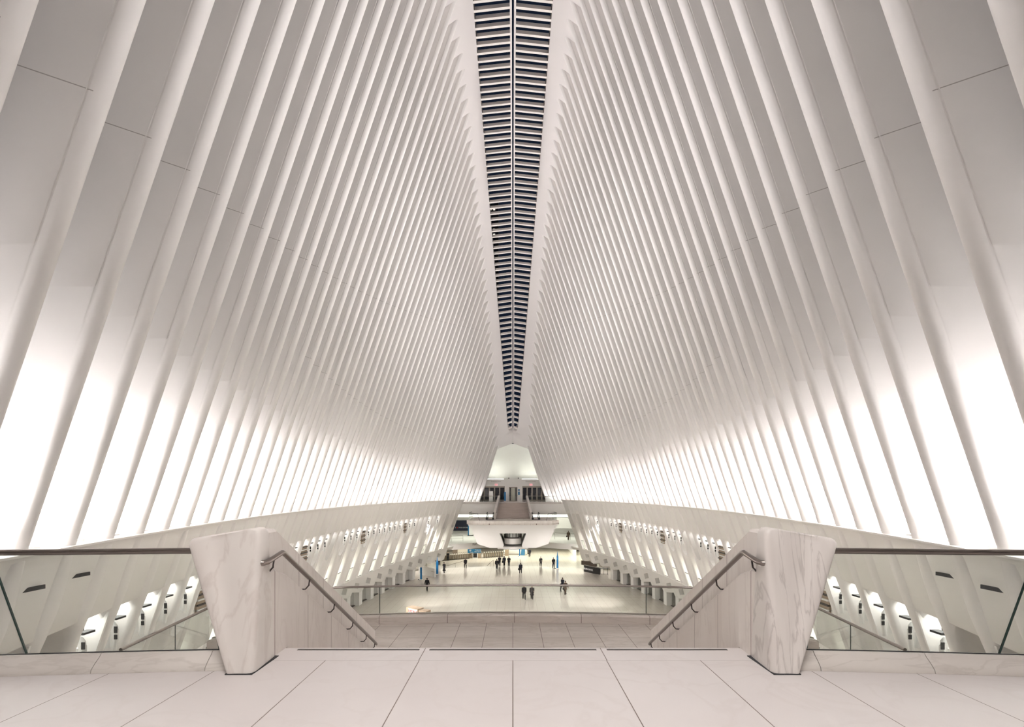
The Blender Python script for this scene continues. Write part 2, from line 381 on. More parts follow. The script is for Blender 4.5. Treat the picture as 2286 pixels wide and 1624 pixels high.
# ---------------------------------------------------------------- lower walls
SHOP_M = list(range(6, 51, 2))
def wp(s, y0, d):                         # point on the wall from local y and z at depth d
    return lambda u, z: (s * (XN(y0 + u, z) + d), y0 + u, z)
arc = [(2.4 - 0.58 * cos(a), -5.37 - 0.58 * sin(a)) for a in [pi * k / 8 for k in range(9)]]
leg_poly = [(1.62, -3.5), (1.82, -3.5)] + arc + [(2.98, -3.5), (3.18, -3.5), (3.18, -9.35), (1.62, -9.35)]
def quads(b, s, y0, pts, d0, d1, fn=None):
    b.prism(pts, wp(s, y0, d0), wp(s, y0, d1))
for s, side in SIDES:
    for n, m in enumerate(range(6, 51, 2)):
        y0 = YM(m); full = m in SHOP_M
        t = thing('portal_frame', f'white portal frame of the {side} wall, {ordinal(n + 1)} bay counted from its far end', 'wall frame', (s * XN(y0, -9.3), y0, FLOOR if full and m > 10 else -11.3 if full else -6.4), f'portal frames of the {side} wall')
        off = Vector(t.location)
        def part(b, name, mat, smooth=False):
            b.v = [tuple(Vector(v) - off) for v in b.v]; return b.build(name, mat, t, smooth)
        b = MB()
        lp = leg_poly if full else [p if p[1] > -6.4 else (p[0], -6.5) for p in leg_poly]
        quads(b, s, y0, lp, 0.09, 1.0); part(b, 'leg_panel', 'wall_paint')
        if not full: continue
        b = MB()
        W = [(0.0, -9.85), (1.35, -10.2), (1.5, -10.85), (0.1, -10.5)]
        q = lambda p: quads(b, s, y0, p, 0.0, 0.8)
        q([(-0.0, -9.35), (3.2, -9.35), (3.2, -9.75), (1.35, -10.2), (0, -9.85), (-0.0, -9.75)])
        q([(1.35, -10.2), (3.2, -9.75), (3.2, -11.3), (2.25, -11.45), (2.15, -11.35), (1.5, -10.85)])
        q([(-0.1, -10.4), (0.1, -10.5), (1.5, -10.85), (2.15, -11.35), (0.0, -10.95), (-0.1, -10.95)])
        q([(-0.1, -9.75), (0, -9.75), (0, -9.85), (0.1, -10.5), (-0.1, -10.4)])
        part(b, 'spandrel', 'spandrel_paint')
        b = MB()
        if m > 10:
            b.prism([(2.25, -11.2), (3.1, -11.2), (3.1, FLOOR), (2.25, FLOOR)], wp(s, y0, 0.05), wp(s, y0, 0.8)); part(b, 'pier', 'wall_paint')
        b = MB(); b.prism(W, wp(s, y0, 0.55), wp(s, y0, 0.57)); part(b, 'window_pane', 'shop_glass')
        if m > 10:
            b = MB(); b.prism([(-0.15, -10.9), (2.3, -11.4), (2.3, FLOOR + 0.06), (-0.15, FLOOR + 0.06)], wp(s, y0, 0.62), wp(s, y0, 0.64)); part(b, 'shop_pane', 'shop_glass')
            b = MB(); b.prism([(-0.15, FLOOR + 0.07), (2.3, FLOOR + 0.07), (2.3, FLOOR), (-0.15, FLOOR)], wp(s, y0, 0.5), wp(s, y0, 0.66)); part(b, 'sill', 'dark_steel')
        # gallery balustrade in the slot
        t = thing('gallery_balustrade', f'small glass balustrade in the {side} wall gallery, {ordinal(n + 1)} slot from the far end', 'balustrade', (s * XN(y0, MEZZ), y0, MEZZ), f'gallery balustrades in the {side} wall')
        off = Vector(t.location)
        b = MB(); b.prism([(0.2, -7.95), (1.4, -7.95), (1.4, -9.2), (0.2, -9.2)], wp(s, y0, 0.2), wp(s, y0, 0.215)); part(b, 'glass_panel', 'clear_glass')
        b = MB(); b.tube([wp(s, y0, 0.2)(0.18, -7.92), wp(s, y0, 0.2)(1.42, -7.92)], 0.03, 8); part(b, 'rail', 'dark_steel')
        b = MB(); b.prism([(0.18, -9.24), (1.42, -9.24), (1.42, -9.3), (0.18, -9.3)], wp(s, y0, 0.15), wp(s, y0, 0.27)); part(b, 'base_channel', 'grey_metal')
    # gallery floor and shop interior
    ys = frange(6, 84, 40)
    o = loft('floor', ys, lambda Y: [(XN(Y, -9.3) + 0.06, -9.3), (XN(Y, -9.3) + 5.0, -9.3), (XN(Y, -9.3) + 5.0, -9.7), (XN(Y, -9.3) + 0.7, -9.7), (XN(Y, -9.3) + 0.06, -9.45)], 'wall_paint', s, False, True); struct(o, f'{side} gallery floor')
    o = loft('wall_' + side, ys, lambda Y: [(XN(Y, -9.3) + 4.8, -6.4), (XN(Y, -9.3) + 4.8, FLOOR), (XN(Y, -9.3) + 5.0, FLOOR), (XN(Y, -9.3) + 5.0, -6.4)], 'shop_wall', s, False, True); struct(o, f'{side} back wall of gallery and shops')
    for k in range(6):
        Y = 24 + k * 11
        area_light('gallery_lamp', (s * (XN(Y, -9.3) + 2.6), Y, -6.45), (1.0, 9.5), 420, (0.98, 1.0, 0.92))
        area_light('shop_lamp', (s * (XN(Y, -9.3) + 2.8), Y, -9.75), (1.2, 9.5), 120 if s < 0 else 95, (1.0, 0.97, 0.93))

# brackets with spotlights in the niches; every eighth niche holds a louvre instead
def bracket_parts(t, s):
    b = MB(); pts = [(s * 0.62, 0, -1.25), (s * 0.62, 0, -0.7)]
    for k in range(9):
        a = pi * k / 8; pts.append((s * (0.34 + 0.28 * cos(a)), 0, -0.55 + 0.27 * sin(a)))
    pts += [(s * 0.06, 0, -0.8), (s * 0.12, 0, -1.2)]
    b.tube(pts, 0.075, 10); b.build('curved_arm', 'white_plastic', t, True)
    b = MB(); b.tube([(s * 0.34, 0.0, -0.62), (s * 0.36, 0.0, -1.1)], [0.10, 0.14], 12); b.build('canister', 'white_plastic', t, True)
    b = MB(); b.box(-0.14, 0.12, -0.2, 0.18, -0.19, -0.13); b.box(s * 0.0 - 0.05, s * 0.0 + 0.05, -0.09, -0.07, -0.62, -0.42); b.box(s * 0.0 - 0.05, s * 0.0 + 0.05, -0.09, -0.07, -0.82, -0.68); b.build('lamp_head', 'black', t)
    b = MB(); b.tube([(0, -0.1, -0.08), (s * 0.06, 0.0, 0.10), (s * 0.3, 0.0, 0.16)], 0.035, 6); b.build('yoke', 'dark_steel', t)
LOUVRE = {m for m in (15, 23, 32, 41)}
MISSING = {27, 28, 38, 39}
proto = {}
NL2 = bpy.data.lights.new('niche_lamp', 'AREA'); NL2.shape = 'RECTANGLE'; NL2.size = 0.5; NL2.size_y = 1.0; NL2.energy = 2.5; NL2.color = NEUT
NL = bpy.data.lights.new('niche_lamp', 'AREA'); NL.shape = 'RECTANGLE'; NL.size = 0.5; NL.size_y = 1.1; NL.energy = 8; NL.color = NEUT
for s, side in SIDES:
    nb = nl = 0
    for m in range(8, 47):
        y = YM(m) - 0.78; x = XN(y, -4.0) + 0.26
        if m in MISSING or m in (9, 11, 12):  # fill lamp and its housing added to lighten the empty niches
            t = thing('niche_fill_lamp', f'added white fill lamp in an empty {side} wall niche, {ordinal(m - 7)} niche from the far end', 'light fixture', (s * (x + 0.15), y, -3.52))
            box('housing', -0.2, 0.2, -0.3, 0.3, -0.05, 0.05, 'white_plastic', t); o = bpy.data.objects.new('lamp', NL2); COL.objects.link(o); o.parent = t; o.location = (0, 0, -0.07)
            continue
        if m in LOUVRE:
            nl += 1
            t = thing('louvre', f'slatted louvre in the {side} wall niche, {ordinal(nl)} louvre from the far end', 'louvre', (s * x, y, -5.3), f'louvres in the {side} wall')
            b = MB(); b.box(-0.05, 0.05, -0.56, 0.56, 0, 1.3); o = b.build('backing', 'tan_panel', t); o = bpy.data.objects.new('lamp', NL); COL.objects.link(o); o.parent = t; o.location = (s * 0.3, 0, 1.74)  # lamp added to brighten the louvre niche
            for k in range(6):
                box('slat', -0.12, 0.12, -0.56, 0.56, 0.1 + k * 0.22, 0.17 + k * 0.22, 'dark_steel' if k % 2 else 'white_plastic', t)
            continue
        nb += 1
        t = thing('spotlight_bracket', f'white curved bracket with black spotlights on the {side} wall, {ordinal(nb)} from the far end', 'spotlight', (s * x, y, -3.78), f'spotlight brackets on the {side} wall')
        o = bpy.data.objects.new('lamp', NL); COL.objects.link(o); o.parent = t; o.location = (s * 0.35, 0, 0.22)
        if s not in proto: bracket_parts(t, s); proto[s] = [c for c in t.children if c.type == 'MESH']
        else:
            for ch in proto[s]:
                c = ch.copy(); COL.objects.link(c); c.parent = t
# lamps of the brackets: pools on the concourse, the nearest added to bounce onto the skirt
for s, side in SIDES:
    for Y, tx, ty, p in ((40, 7, 52, 3600), (52, 9, 58, 2600), (60, 3, 76, 3000), (70, 10, 82, 3200), (34, 8, 44, 4000), (14, 4, 14, 6500), (24, 6, 26, 6500)):
        spot_light('concourse_spot', (s * (XN(Y, -4.2) - 0.1), Y, -4.3), (s * tx, ty, FLOOR), p, 0.75, WARM)

    for Y in (15, 27, 39, 51, 63):  # extra spots added to brighten the opposite lower wall and far platform
        spot_light('cross_fill_spot', (s * (XN(Y, -4.2) - 0.3), Y, -4.2), (-s * XN(Y + 13, -4.5), Y + (13 if Y < 60 else 3), -4.5), 560, 2.0 if Y < 60 else 1.6, NEUT, 0.6, 0.1)

# ---------------------------------------------------------------- concourse and far levels
def edge(X): return 84.6 - 0.02 * X * X
b = MB(); xs = frange(-28, 28, 40)
b.rings([[(x, 8, FLOOR), (x, edge(x), FLOOR), (x, edge(x), FLOOR - 0.15), (x, edge(x) + 0.32, FLOOR - 0.15), (x, edge(x) + 0.32, FLOOR - 0.30), (x, edge(x) + 0.64, FLOOR - 0.30), (x, edge(x) + 0.64, FLOOR - 0.45), (x, 126, FLOOR - 0.45)] for x in xs], False)
struct(b.build('floor', 'concourse_stone'), 'polished pale stone concourse floor')
# end wall of the lower concourse and mezzanine
struct(box('wall_far', -28, 28, 124, 124.4, FLOOR - 0.5, -1, 'wall_paint'), 'far wall of the lower concourse')
for s, side in SIDES:
    struct(box('wall_' + side, *(sorted((s * 22, s * 22.4))), 82, 124, FLOOR - 0.5, -1, 'wall_paint'), f'{side} wall of the far lower levels')
# mezzanine slab with its V shaped edge
ed = [(-22, 80.0), (-13, 82.0), (-11.3, 83.0), (-4.3, 87.6), (4.3, 87.6), (11.3, 83.5), (13, 82.5), (22, 80.0)]
b = MB(); poly = ed + [(22, 124), (-22, 124)]
b.prism(poly, lambda x, y: (x, y, MEZZ - 0.65), lambda x, y: (x, y, MEZZ)); struct(b.build('floor', 'wall_paint'), 'mezzanine floor slab at the far end')
b = MB()
for i in range(len(ed) - 1):
    (x0, y0), (x1, y1) = ed[i], ed[i + 1]
    b.add([(x0, y0 - 0.01, MEZZ - 0.5), (x1, y1 - 0.01, MEZZ - 0.5), (x1, y1 - 0.01, MEZZ + 0.35), (x0, y0 - 0.01, MEZZ + 0.35), (x0, y0 + 0.15, MEZZ - 0.5), (x1, y1 + 0.15, MEZZ - 0.5), (x1, y1 + 0.15, MEZZ + 0.35), (x0, y0 + 0.15, MEZZ + 0.35)],
          [(0, 1, 2, 3), (7, 6, 5, 4), (3, 2, 6, 7), (0, 4, 5, 1), (0, 3, 7, 4), (1, 5, 6, 2)])
struct(b.build('trim_3', 'wall_paint'), 'white fascia along the mezzanine edge')
ang = math.atan2(87.6 - 83.0, 7.0)
o = text_obj('station_lettering', 'PATH', 0.60, 'text_grey', (-6.52, 86.08, MEZZ + 0.05), (pi / 2, 0, ang)); tag(o, 'grey PATH lettering on the white mezzanine fascia', 'lettering')
# mezzanine ceiling and back wall
struct(box('ceiling', -22, 22, 85.0, 124, -3.9, -3.65, 'wall_paint'), 'ceiling over the far mezzanine')
struct(box('wall_back', -22, 22, 112, 112.3, MEZZ, -3.9, 'wall_paint'), 'back wall of the far mezzanine')
t = thing('light_strip', 'long bright lighting strip on the mezzanine back wall', 'light fixture', (0, 111.9, -5.4))
box('housing', -21, 21, 0, 0.1, -0.4, 0.4, 'white_plastic', t); box('diffuser', -20.8, 20.8, -0.03, 0, -0.3, 0.3, 'strip_glow', t)
area_light('mezzanine_lamp', (-9, 98, -4.0), (12, 10), 270, GREEN); area_light('mezzanine_lamp', (9, 98, -4.0), (12, 10), 270, GREEN)
area_light('hall_lamp', (-8, 99, MEZZ - 0.75), (20, 12), 850, (1.0, 0.98, 0.84)); area_light('hall_lamp', (10, 101, MEZZ - 0.75), (16, 14), 850, (0.98, 1.0, 0.84))
# banner
t = thing('banner', 'dark navy banner with white train entrance wording on the mezzanine wall', 'banner', (-12.6, 111.6, -7.7))
box('board', -3.2, 2.4, 0, 0.12, -1.15, 1.25, 'navy', t)
text_obj('wording', 'TRAIN ENTRANCE', 0.36, 'text_white', (0.0, -0.02, -0.42), (pi / 2, 0, 0), t, align='LEFT'); text_obj('wording', 'E', 0.36, 'text_white', (-0.62, -0.02, -0.42), (pi / 2, 0, 0), t)
b = MB(); b.tube([(-0.26, -0.02, -0.42), (-0.26, -0.06, -0.42)], 0.15, 14); b.build('red_dot', 'red', t)
# posts and pillars beyond the landing
t = thing('pillar', 'white square pillar with a blue edge left of the far landing', 'pillar', (-9.4, 104, MEZZ)); box('shaft', -0.0, 0.8, -0.3, 0.3, 0, 4.2, 'wall_paint', t); box('blue_edge', -0.25, 0.0, -0.35, 0.35, 0, 2.6, 'sign_blue', t); box('base', -0.3, 0.9, -0.4, 0.4, 0, 0.12, 'dark_steel', t)
struct(box('wall_far', 7.6, 21.9, 100, 100.3, -7.4, -5.3, 'wall_paint'), 'white ramp wall on the right of the mezzanine')
def railing(name, label, pts, h, posts, mat='grey_metal', glass_mat='clear_glass'):
    o0 = Vector(pts[0]); t = thing(name, label, 'railing', o0)
    P = [Vector(p) - o0 for p in pts]
    b = MB(); b.tube([p + Vector((0, 0, h)) for p in P], 0.035, 8); b.build('handrail', mat, t)
    b = MB(); b.tube([p + Vector((0, 0, h * 0.5)) for p in P], 0.02, 6); b.build('lower_rail', mat, t)
    for i in range(posts):
        f = i / max(1, posts - 1) * (len(P) - 1); k = min(int(f), len(P) - 2); p = P[k].lerp(P[k + 1], f - k)
        b = MB(); b.tube([p, p + Vector((0, 0, h))], 0.025, 6); b.build('post', mat, t)
    return t
railing('guard_railing', 'thin two rail guard on the right side of the mezzanine', [(8.3, 96, MEZZ), (14.2, 93, MEZZ)], 1.25, 3)
railing('guard_railing', 'thin rail guard on the left side of the mezzanine', [(-13.6, 90, MEZZ), (-9.5, 92, MEZZ)], 1.1, 3)
for i, (x, y, dx, lab) in enumerate(((-11.5, 84.4, 3.1, 'sloping handrail at the step edge beside the left escalator wall'), (-4.4, 85.0, 0.9, 'short handrail at the step edge left of the group of walkers'), (1.6, 85.4, -0.35, 'small handrail at the step edge behind the lone central walker'))):
    t = thing('step_handrail', lab, 'handrail', (x, y - 1.2, FLOOR))
    b = MB(); b.tube([(0, -1.0, 0.35), (dx, 1.6, 0.95), (dx + 0.05, 2.0, 0.95), (dx + 0.05, 2.0, -0.1)], 0.03, 6); b.build('rail', 'grey_metal', t)
    b = MB(); b.tube([(dx * 0.5, 0.3, 0), (dx * 0.5, 0.3, 0.65)], 0.02, 6); b.build('post', 'grey_metal', t)

# ---------------------------------------------------------------- far balcony, stair, landing
def balcony_far():
    b = MB(); b.prism([(-9.6, 84), (9.6, 84), (7.5, 90.3), (-7.5, 90.3)], lambda x, y: (x, y, DECK - 0.3), lambda x, y: (x, y, DECK)); struct(b.build('floor', 'balcony_stone'), 'floor of the far balcony')
    struct(box('wall_far', -11.0, 11.0, 84.15, 84.5, -3.65, DECK - 0.25, 'wall_paint'), 'pale face below the far balcony')
    Yf = 90.0
    b = MB(); xr = lambda z: XN(88, z) - 0.35
    # facade with openings for two banks of doors and the lift
    def pan(x0, x1, z0, z1): b.box(x0, x1, Yf, Yf + 0.3, z0, z1)
    pan(-7.5, 7.5, 1.17, 2.46); pan(-1.5, -0.72, DECK, 1.17); pan(0.82, 1.75, DECK, 1.17); pan(-0.72, 0.82, 1.0, 1.17)
    struct(b.build('wall_far', 'wall_paint'), 'end facade above the far balcony doors')
    struct(box('trim_4', -7.5, 7.5, Yf + 0.25, Yf + 3.2, 2.3, 2.46, 'wall_paint'), 'sill of the far cove')
    for k, (x0, x1, n, lab) in enumerate(((-6.3, -1.5, 5, 'bank of dark glass doors left of the lift on the far balcony'), (1.75, 6.3, 5, 'bank of dark glass doors right of the lift on the far balcony'))):
        t = bpy.data.objects.new(f'door_{k + 1}', None); COL.objects.link(t); t.location = ((x0 + x1) / 2, Yf, DECK); struct(t, lab); cx = (x0 + x1) / 2
        box('header', x0 - cx, x1 - cx, 0.0, 0.2, 2.54, 2.83, 'grey_metal', t)
        wd = (x1 - x0) / n
        for i in range(n):
            a = x0 - cx + i * wd
            leaf = box('door_leaf', a + 0.05, a + wd - 0.05, 0.08, 0.12, 0.0, 2.54, 'door_glass', t)
            fr = MB(); fr.box(a, a + 0.11, 0.02, 0.16, 0, 2.54); fr.box(a + wd - 0.11, a + wd, 0.02, 0.16, 0, 2.54); fr.box(a + 0.1, a + wd - 0.1, 0.02, 0.16, 0.08, 0.3)
            fr.build('door_frame', 'grey_metal', t)
            bb = MB(); bb.tube([(a + wd - 0.2, -0.02, 0.9), (a + wd - 0.2, -0.02, 1.5)], 0.025, 6); bb.build('door_handle', 'steel', leaf)
        text_obj('street_name', 'Greenwich Street', 0.26, 'text_grey', ((-3.15, 3.3)[k] - cx, -0.03, 3.7), (pi / 2, 0, 0), t, 0.01)
        e = thing('exit_sign', f'small glowing red exit sign above the far doors on the {"left" if k == 0 else "right"}', 'sign', ((-3.1, 3.35)[k], Yf - 0.1, 1.25))
        box('panel', -0.28, 0.28, 0, 0.06, 0, 0.36, 'exit_glow', e); text_obj('letters', 'EXIT', 0.26, 'red', (0, -0.01, 0.18), (pi / 2, 0, 0), e)
    t = thing('lift', 'glass lift with steel doors in the middle of the far balcony', 'lift', (0.05, Yf, DECK))
    b = MB(); b.box(-0.72, -0.58, 0, 0.3, 0, 2.66); b.box(0.58, 0.72, 0, 0.3, 0, 2.66); b.box(-0.6, 0.6, 0, 0.3, 2.52, 2.66); b.box(-0.6, 0.6, 0, 0.3, 0, 0.12); b.build('frame', 'lift_frame', t)
    box('door_panel', -0.42, -0.02, 0.12, 0.18, 0.12, 2.52, 'lift_door', t); box('door_panel', 0.02, 0.42, 0.12, 0.18, 0.12, 2.52, 'lift_door', t); box('side_glass', -0.58, -0.44, 0.14, 0.16, 0.12, 2.52, 'door_glass', t); box('side_glass', 0.44, 0.58, 0.14, 0.16, 0.12, 2.52, 'door_glass', t); box('centre_bar', -0.03, 0.03, 0.08, 0.2, 0.12, 2.52, 'white_plastic', t)
    t = thing('banner_pylon', 'tall blue banner standing left of the far lift', 'sign pylon', (-1.45, 89.3, DECK)); box('panel', -0.17, 0.17, -0.05, 0.05, 0.1, 1.75, 'blue', t); box('foot', -0.22, 0.22, -0.2, 0.2, 0, 0.1, 'white_plastic', t)
    t = thing('wall_sign', 'pair of small blue signs right of the far lift', 'sign', (1.12, Yf - 0.04, DECK + 1.2)); box('upper_panel', -0.16, 0.16, 0, 0.03, 0.78, 1.05, 'sign_blue', t); box('lower_panel', -0.16, 0.16, 0, 0.03, 0, 0.6, 'sign_blue', t)
    t = thing('display_cabinet', 'white cabinet in front of the far left doors', 'cabinet', (-4.0, 88.6, DECK)); box('body', -0.36, 0.36, -0.25, 0.25, 0.0, 1.9, 'white_plastic', t); box('seam', -0.37, 0.37, -0.26, -0.25, 0.98, 1.0, 'grey_metal', t)
    t = thing('podium', 'low white podium right of the far doors', 'podium', (6.3, 86.5, DECK)); box('body', -0.5, 0.5, -0.3, 0.3, 0, 1.0, 'white_plastic', t); box('post', 0.55, 0.6, -0.05, 0.0, 0, 0.95, 'black', t); box('bar', 0.0, 0.6, -0.05, 0.0, 0.92, 0.98, 'black', t)
    # guard rails on the balcony edge
    for s, side in SIDES:
        t = thing('glass_guard', f'glass guard on the {side} edge of the far balcony', 'balustrade', (s * 2.6, 84.1, DECK))
        box('glass_panel', *sorted((0, s * 6.2)), 0.0, 0.02, 0, 1.0, 'clear_glass', t); b = MB(); b.tube([(0, 0, 1.03), (s * 6.3, 0, 1.03)], 0.035, 8); b.build('rail', 'grey_metal', t)
        t = thing('queue_barrier', f'black barrier on the far balcony beside the {side} doors', 'barrier', (s * 5.4, 86.4, DECK)) if s < 0 else None
        if t:
            b = MB(); b.tube([(-0.5, 0, 0), (-0.5, 0, 1.0), (0.3, 0, 1.0), (0.3, 0, 0)], 0.04, 6); b.tube([(-0.1, 0.1, 0), (-0.1, 0.1, 0.9)], 0.04, 6); b.build('frame', 'black', t)
    # cove above the doors: a concave back wall lit from the sill
    b = MB(); rings = []
    for i in range(13):
        a = i / 12 * pi / 2; y = 88.1 + 5.2 * cos(a * 0.98); z = 2.3 + 6.6 * sin(a)
        rings.append([(x, y, z) for x in frange(-9.5, 9.5, 16)])
    b.rings(rings, False); struct(b.build('wall_far', 'wall_paint', None, True), 'concave white cove above the far doors')
    for i, x in enumerate((-3.6, 3.6)):
        t = thing('cove_light', f'{"left" if i == 0 else "right"} light trough behind the far sill', 'light fixture', (x, 91.3, 2.46)); box('housing', -2.0, 2.0, -0.2, 0.2, 0, 0.06, 'white_plastic', t); box('diffuser', -1.9, 1.9, -0.15, 0.15, 0.06, 0.07, 'cove_glow', t)
    for i, x in enumerate((-0.75, 1.0)):
        t = thing('camera_dome', f'small dark security camera on the far sill, {"left" if i == 0 else "right"} one', 'camera', (x, 89.9, 2.5)); b = MB(); b.tube([(0, 0, 0), (0, 0, 0.12), (0, -0.1, 0.2)], [0.05, 0.07, 0.1], 8); b.build('body', 'dark_steel', t)
balcony_far()

def stair(name, label, ytop, sgn, xw0, xw1, mat, hidden=False):
    n = 16; rise = (DECK - LAND) / n; run = 4.6 / n; b = MB()
    for i in range(n):
        y0 = ytop + sgn * run * i; y1 = ytop + sgn * run * (i + 1); z = DECK - rise * (i + 1); xw = xw0 + (xw1 - xw0) * i / n + 0.1
        a, c = sorted((y0, y1)); b.box(-xw, xw, a, c, LAND - 0.3, z)
        nz = y1; b.box(-xw, xw, *sorted((nz, nz + sgn * 0.02)), z - 0.03, z)
    return tag(b.build(name, mat), label, 'stair')
stair('stone_stair', 'wide stone stair rising from the landing to the far doors', 84.0, -1, 2.3, 2.75, 'stair_stone')
stair('stone_stair', 'wide stone stair going down between the two near marble pylons', 5.15, 1, 2.42, 2.85, 'stair_stone')

def far_landing():
    # plan: rounded front
    pts = []
    W = 6.9
    for i in range(13):
        x = -W + 2 * W * i / 12; pts.append((x, 70.4 + 0.012 * x * x * 1.0 + (1.4 * (abs(x) / W) ** 8)))
    poly = pts + [(W, 79.4), (W, 84.1), (-W, 84.1), (-W, 79.4)]
    b = MB(); b.prism(poly, lambda x, y: (x, y, LAND - 0.45), lambda x, y: (x, y, LAND)); struct(b.build('floor', 'landing_stone'), 'floor of the far landing')
    t = thing('landing_curb', 'pale stone curb around the front of the far landing', 'curb', (0, 70.4, LAND))
    b = MB(); b.rings([[(x, y - 70.4 - 0.02, -0.25), (x, y - 70.4 - 0.02, 0.14), (x, y - 70.4 + 0.18, 0.14), (x, y - 70.4 + 0.18, -0.25)] for x, y in pts]); b.build('curb_stone', 'marble', t)
    # white sculpted body under the landing, with the round lift recess
    t = thing('landing_platform', 'white tapering platform that carries the far landing', 'platform', (0, 71, LAND))
    b = MB()
    zs = [(-0.45, 6.75, 0.0), (-1.6, 6.2, 0.3), (-3.9, 3.35 + 0.6, 1.2)]
    A = [(-6.7, 71.9, -0.45), (-5.95, 71.9, -1.8), (-5.27, 71.9, -3.37), (-3.43, 71.9, -3.97), (-1.53, 71.9, -3.97), (-1.35, 71.9, -3.6), (-2.0, 71.9, -1.8)]
    def P(p): return (p[0], p[1] - 71, p[2])
    def M(p): return (-p[0], p[1], p[2])
    def slab(front, dy):
        n = len(front); bk = [(x, y + dy, z) for x, y, z in front]
        b.add([P(p) for p in front + bk], [tuple(range(n)), tuple(reversed(range(n, 2 * n)))] + [((i + 1) % n, i, n + i, n + (i + 1) % n) for i in range(n)])
    slab([A[0], A[1], A[6], M(A[6]), M(A[1]), M(A[0])], 11)
    slab(A[1:], 9); slab([M(p) for p in A[1:]], 9)
    b.add([P((-1.5, 79, -4.4)), P((1.5, 79, -4.4)), P((1.5, 79, -1.5)), P((-1.5, 79, -1.5))], [(0, 1, 2, 3)])
    o = b.build('shell', 'wall_paint', t)
    t2 = thing('round_lift', 'round glass lift in the recess below the far landing', 'lift', (0, 74.2, LAND - 4.1))
    b = MB(); b.tube([(0, 0, 0.55), (0, 0, 1.42)], 1.25, 24); b.build('drum', 'wall_paint', t2, True)
    b = MB(); b.tube([(0, 0, 1.42), (0, 0, 1.6)], 1.32, 24); b.build('dark_ring', 'dark_steel', t2)
    b = MB(); b.tube([(0, 0, 1.6), (0, 0, 2.5)], 1.15, 24); b.build('glass_drum', 'clear_glass', t2); b = MB(); b.tube([(0, 0, 1.6), (0, 0, 2.5)], 0.95, 24); b.build('backing_drum', 'white_plastic', t2, True)  # white inner drum added so the glass does not look dark
    for k in range(7):
        a = -pi / 2 + (k - 3) * 0.42; b = MB(); b.tube([(1.2 * cos(a), 1.2 * sin(a), 1.6), (1.2 * cos(a), 1.2 * sin(a), 2.5)], 0.05, 6); b.build('mullion', 'dark_steel', t2)
    struct(box('trim_5', -2.3, 2.3, 72.6, 78.5, LAND - 4.2, LAND - 3.9, 'wall_paint'), 'sill below the round lift recess')
    # stair side walls
    for s, side in SIDES:
        t = thing('stair_side_wall', f'pale marble parapet on the {side} of the far stair', 'parapet', (s * 2.4, 84, DECK))
        b = MB(); sec = []
        for y, x, z0, z1 in ((1.3, 2.28, DECK - 0.2, -0.55), (0.6, 2.3, DECK - 0.3, -0.55), (-4.6, 2.78, LAND, LAND + 1.2), (-8.6, 2.85, LAND, LAND + 1.0) if False else (-5.2, 2.85, LAND, LAND + 1.0)):
            sec.append([(s * (x - 2.4), y, z0 - DECK), (s * (x + 0.34 - 2.4), y, z0 - DECK), (s * (x + 0.34 - 2.4), y, z1 - DECK), (s * (x - 2.4), y, z1 - DECK)])
        b.rings(sec); b.build('marble_panel', 'marble', t)
        b = MB(); b.tube([(s * (2.2 - 2.4), 0.6, 0.9), (s * (2.68 - 2.4), -4.6, LAND - DECK + 0.95)], 0.03, 6); b.build('handrail', 'steel', t)
        # escalator
        e = thing('escalator', f'escalator with black handrails on the {side} side of the far landing', 'escalator', (s * 3.62, 76.0, LAND))
        for dx in (-0.5, 0.5):
            b = MB(); b.tube([(dx, 0.6, 0.15), (dx, 0.05, 0.2), (dx, -0.1, 0.6), (dx, 0.1, 1.0), (dx, 0.6, 1.08), (dx, 2.4, 1.08), (dx, 8.5, -2.6)], 0.06, 8); b.build('handrail', 'black', e, True)
            b = MB(); b.add([(dx - .01, 0.1, 0.1), (dx - .01, 2.4, 0.1), (dx - .01, 2.4, 1.0), (dx - .01, 0.1, 1.0), (dx + .01, 0.1, 0.1), (dx + .01, 2.4, 0.1), (dx + .01, 2.4, 1.0), (dx + .01, 0.1, 1.0)], [(0, 1, 2, 3), (7, 6, 5, 4), (0, 4, 5, 1), (1, 5, 6, 2), (2, 6, 7, 3), (3, 7, 4, 0)]); b.build('glass_panel', 'clear_glass', e)
            box('newel_base', dx - 0.14, dx + 0.14, -0.1, 0.5, 0, 0.3, 'black', e)
        box('comb_plate', -0.4, 0.4, 0, 1.6, 0.0, 0.03, 'dark_steel', e)
        # landing glass and rail
        t = thing('landing_balustrade', f'low glass balustrade on the {side} corner of the far landing', 'balustrade', (s * 5.9, 73.3, LAND))
        b = MB(); b.prism([(0, 0), (s * 0.85, 1.3), (s * 0.85, 6.5), (s * 0.87, 6.5), (s * 0.87, 1.3), (s * 0.02, 0)], lambda x, y: (x, y, 0.14), lambda x, y: (x, y, 1.1)); b.build('glass_panel', 'clear_glass', t)
        b = MB(); b.tube([(-s * 0.9, -0.8, 0.0), (-s * .6, -.5, 1.1), (0, 0, 1.15), (s * 0.86, 1.3, 1.15), (s * 0.86, 6.5, 1.15)], 0.03, 6); b.build('rail', 'dark_steel', t)
far_landing()

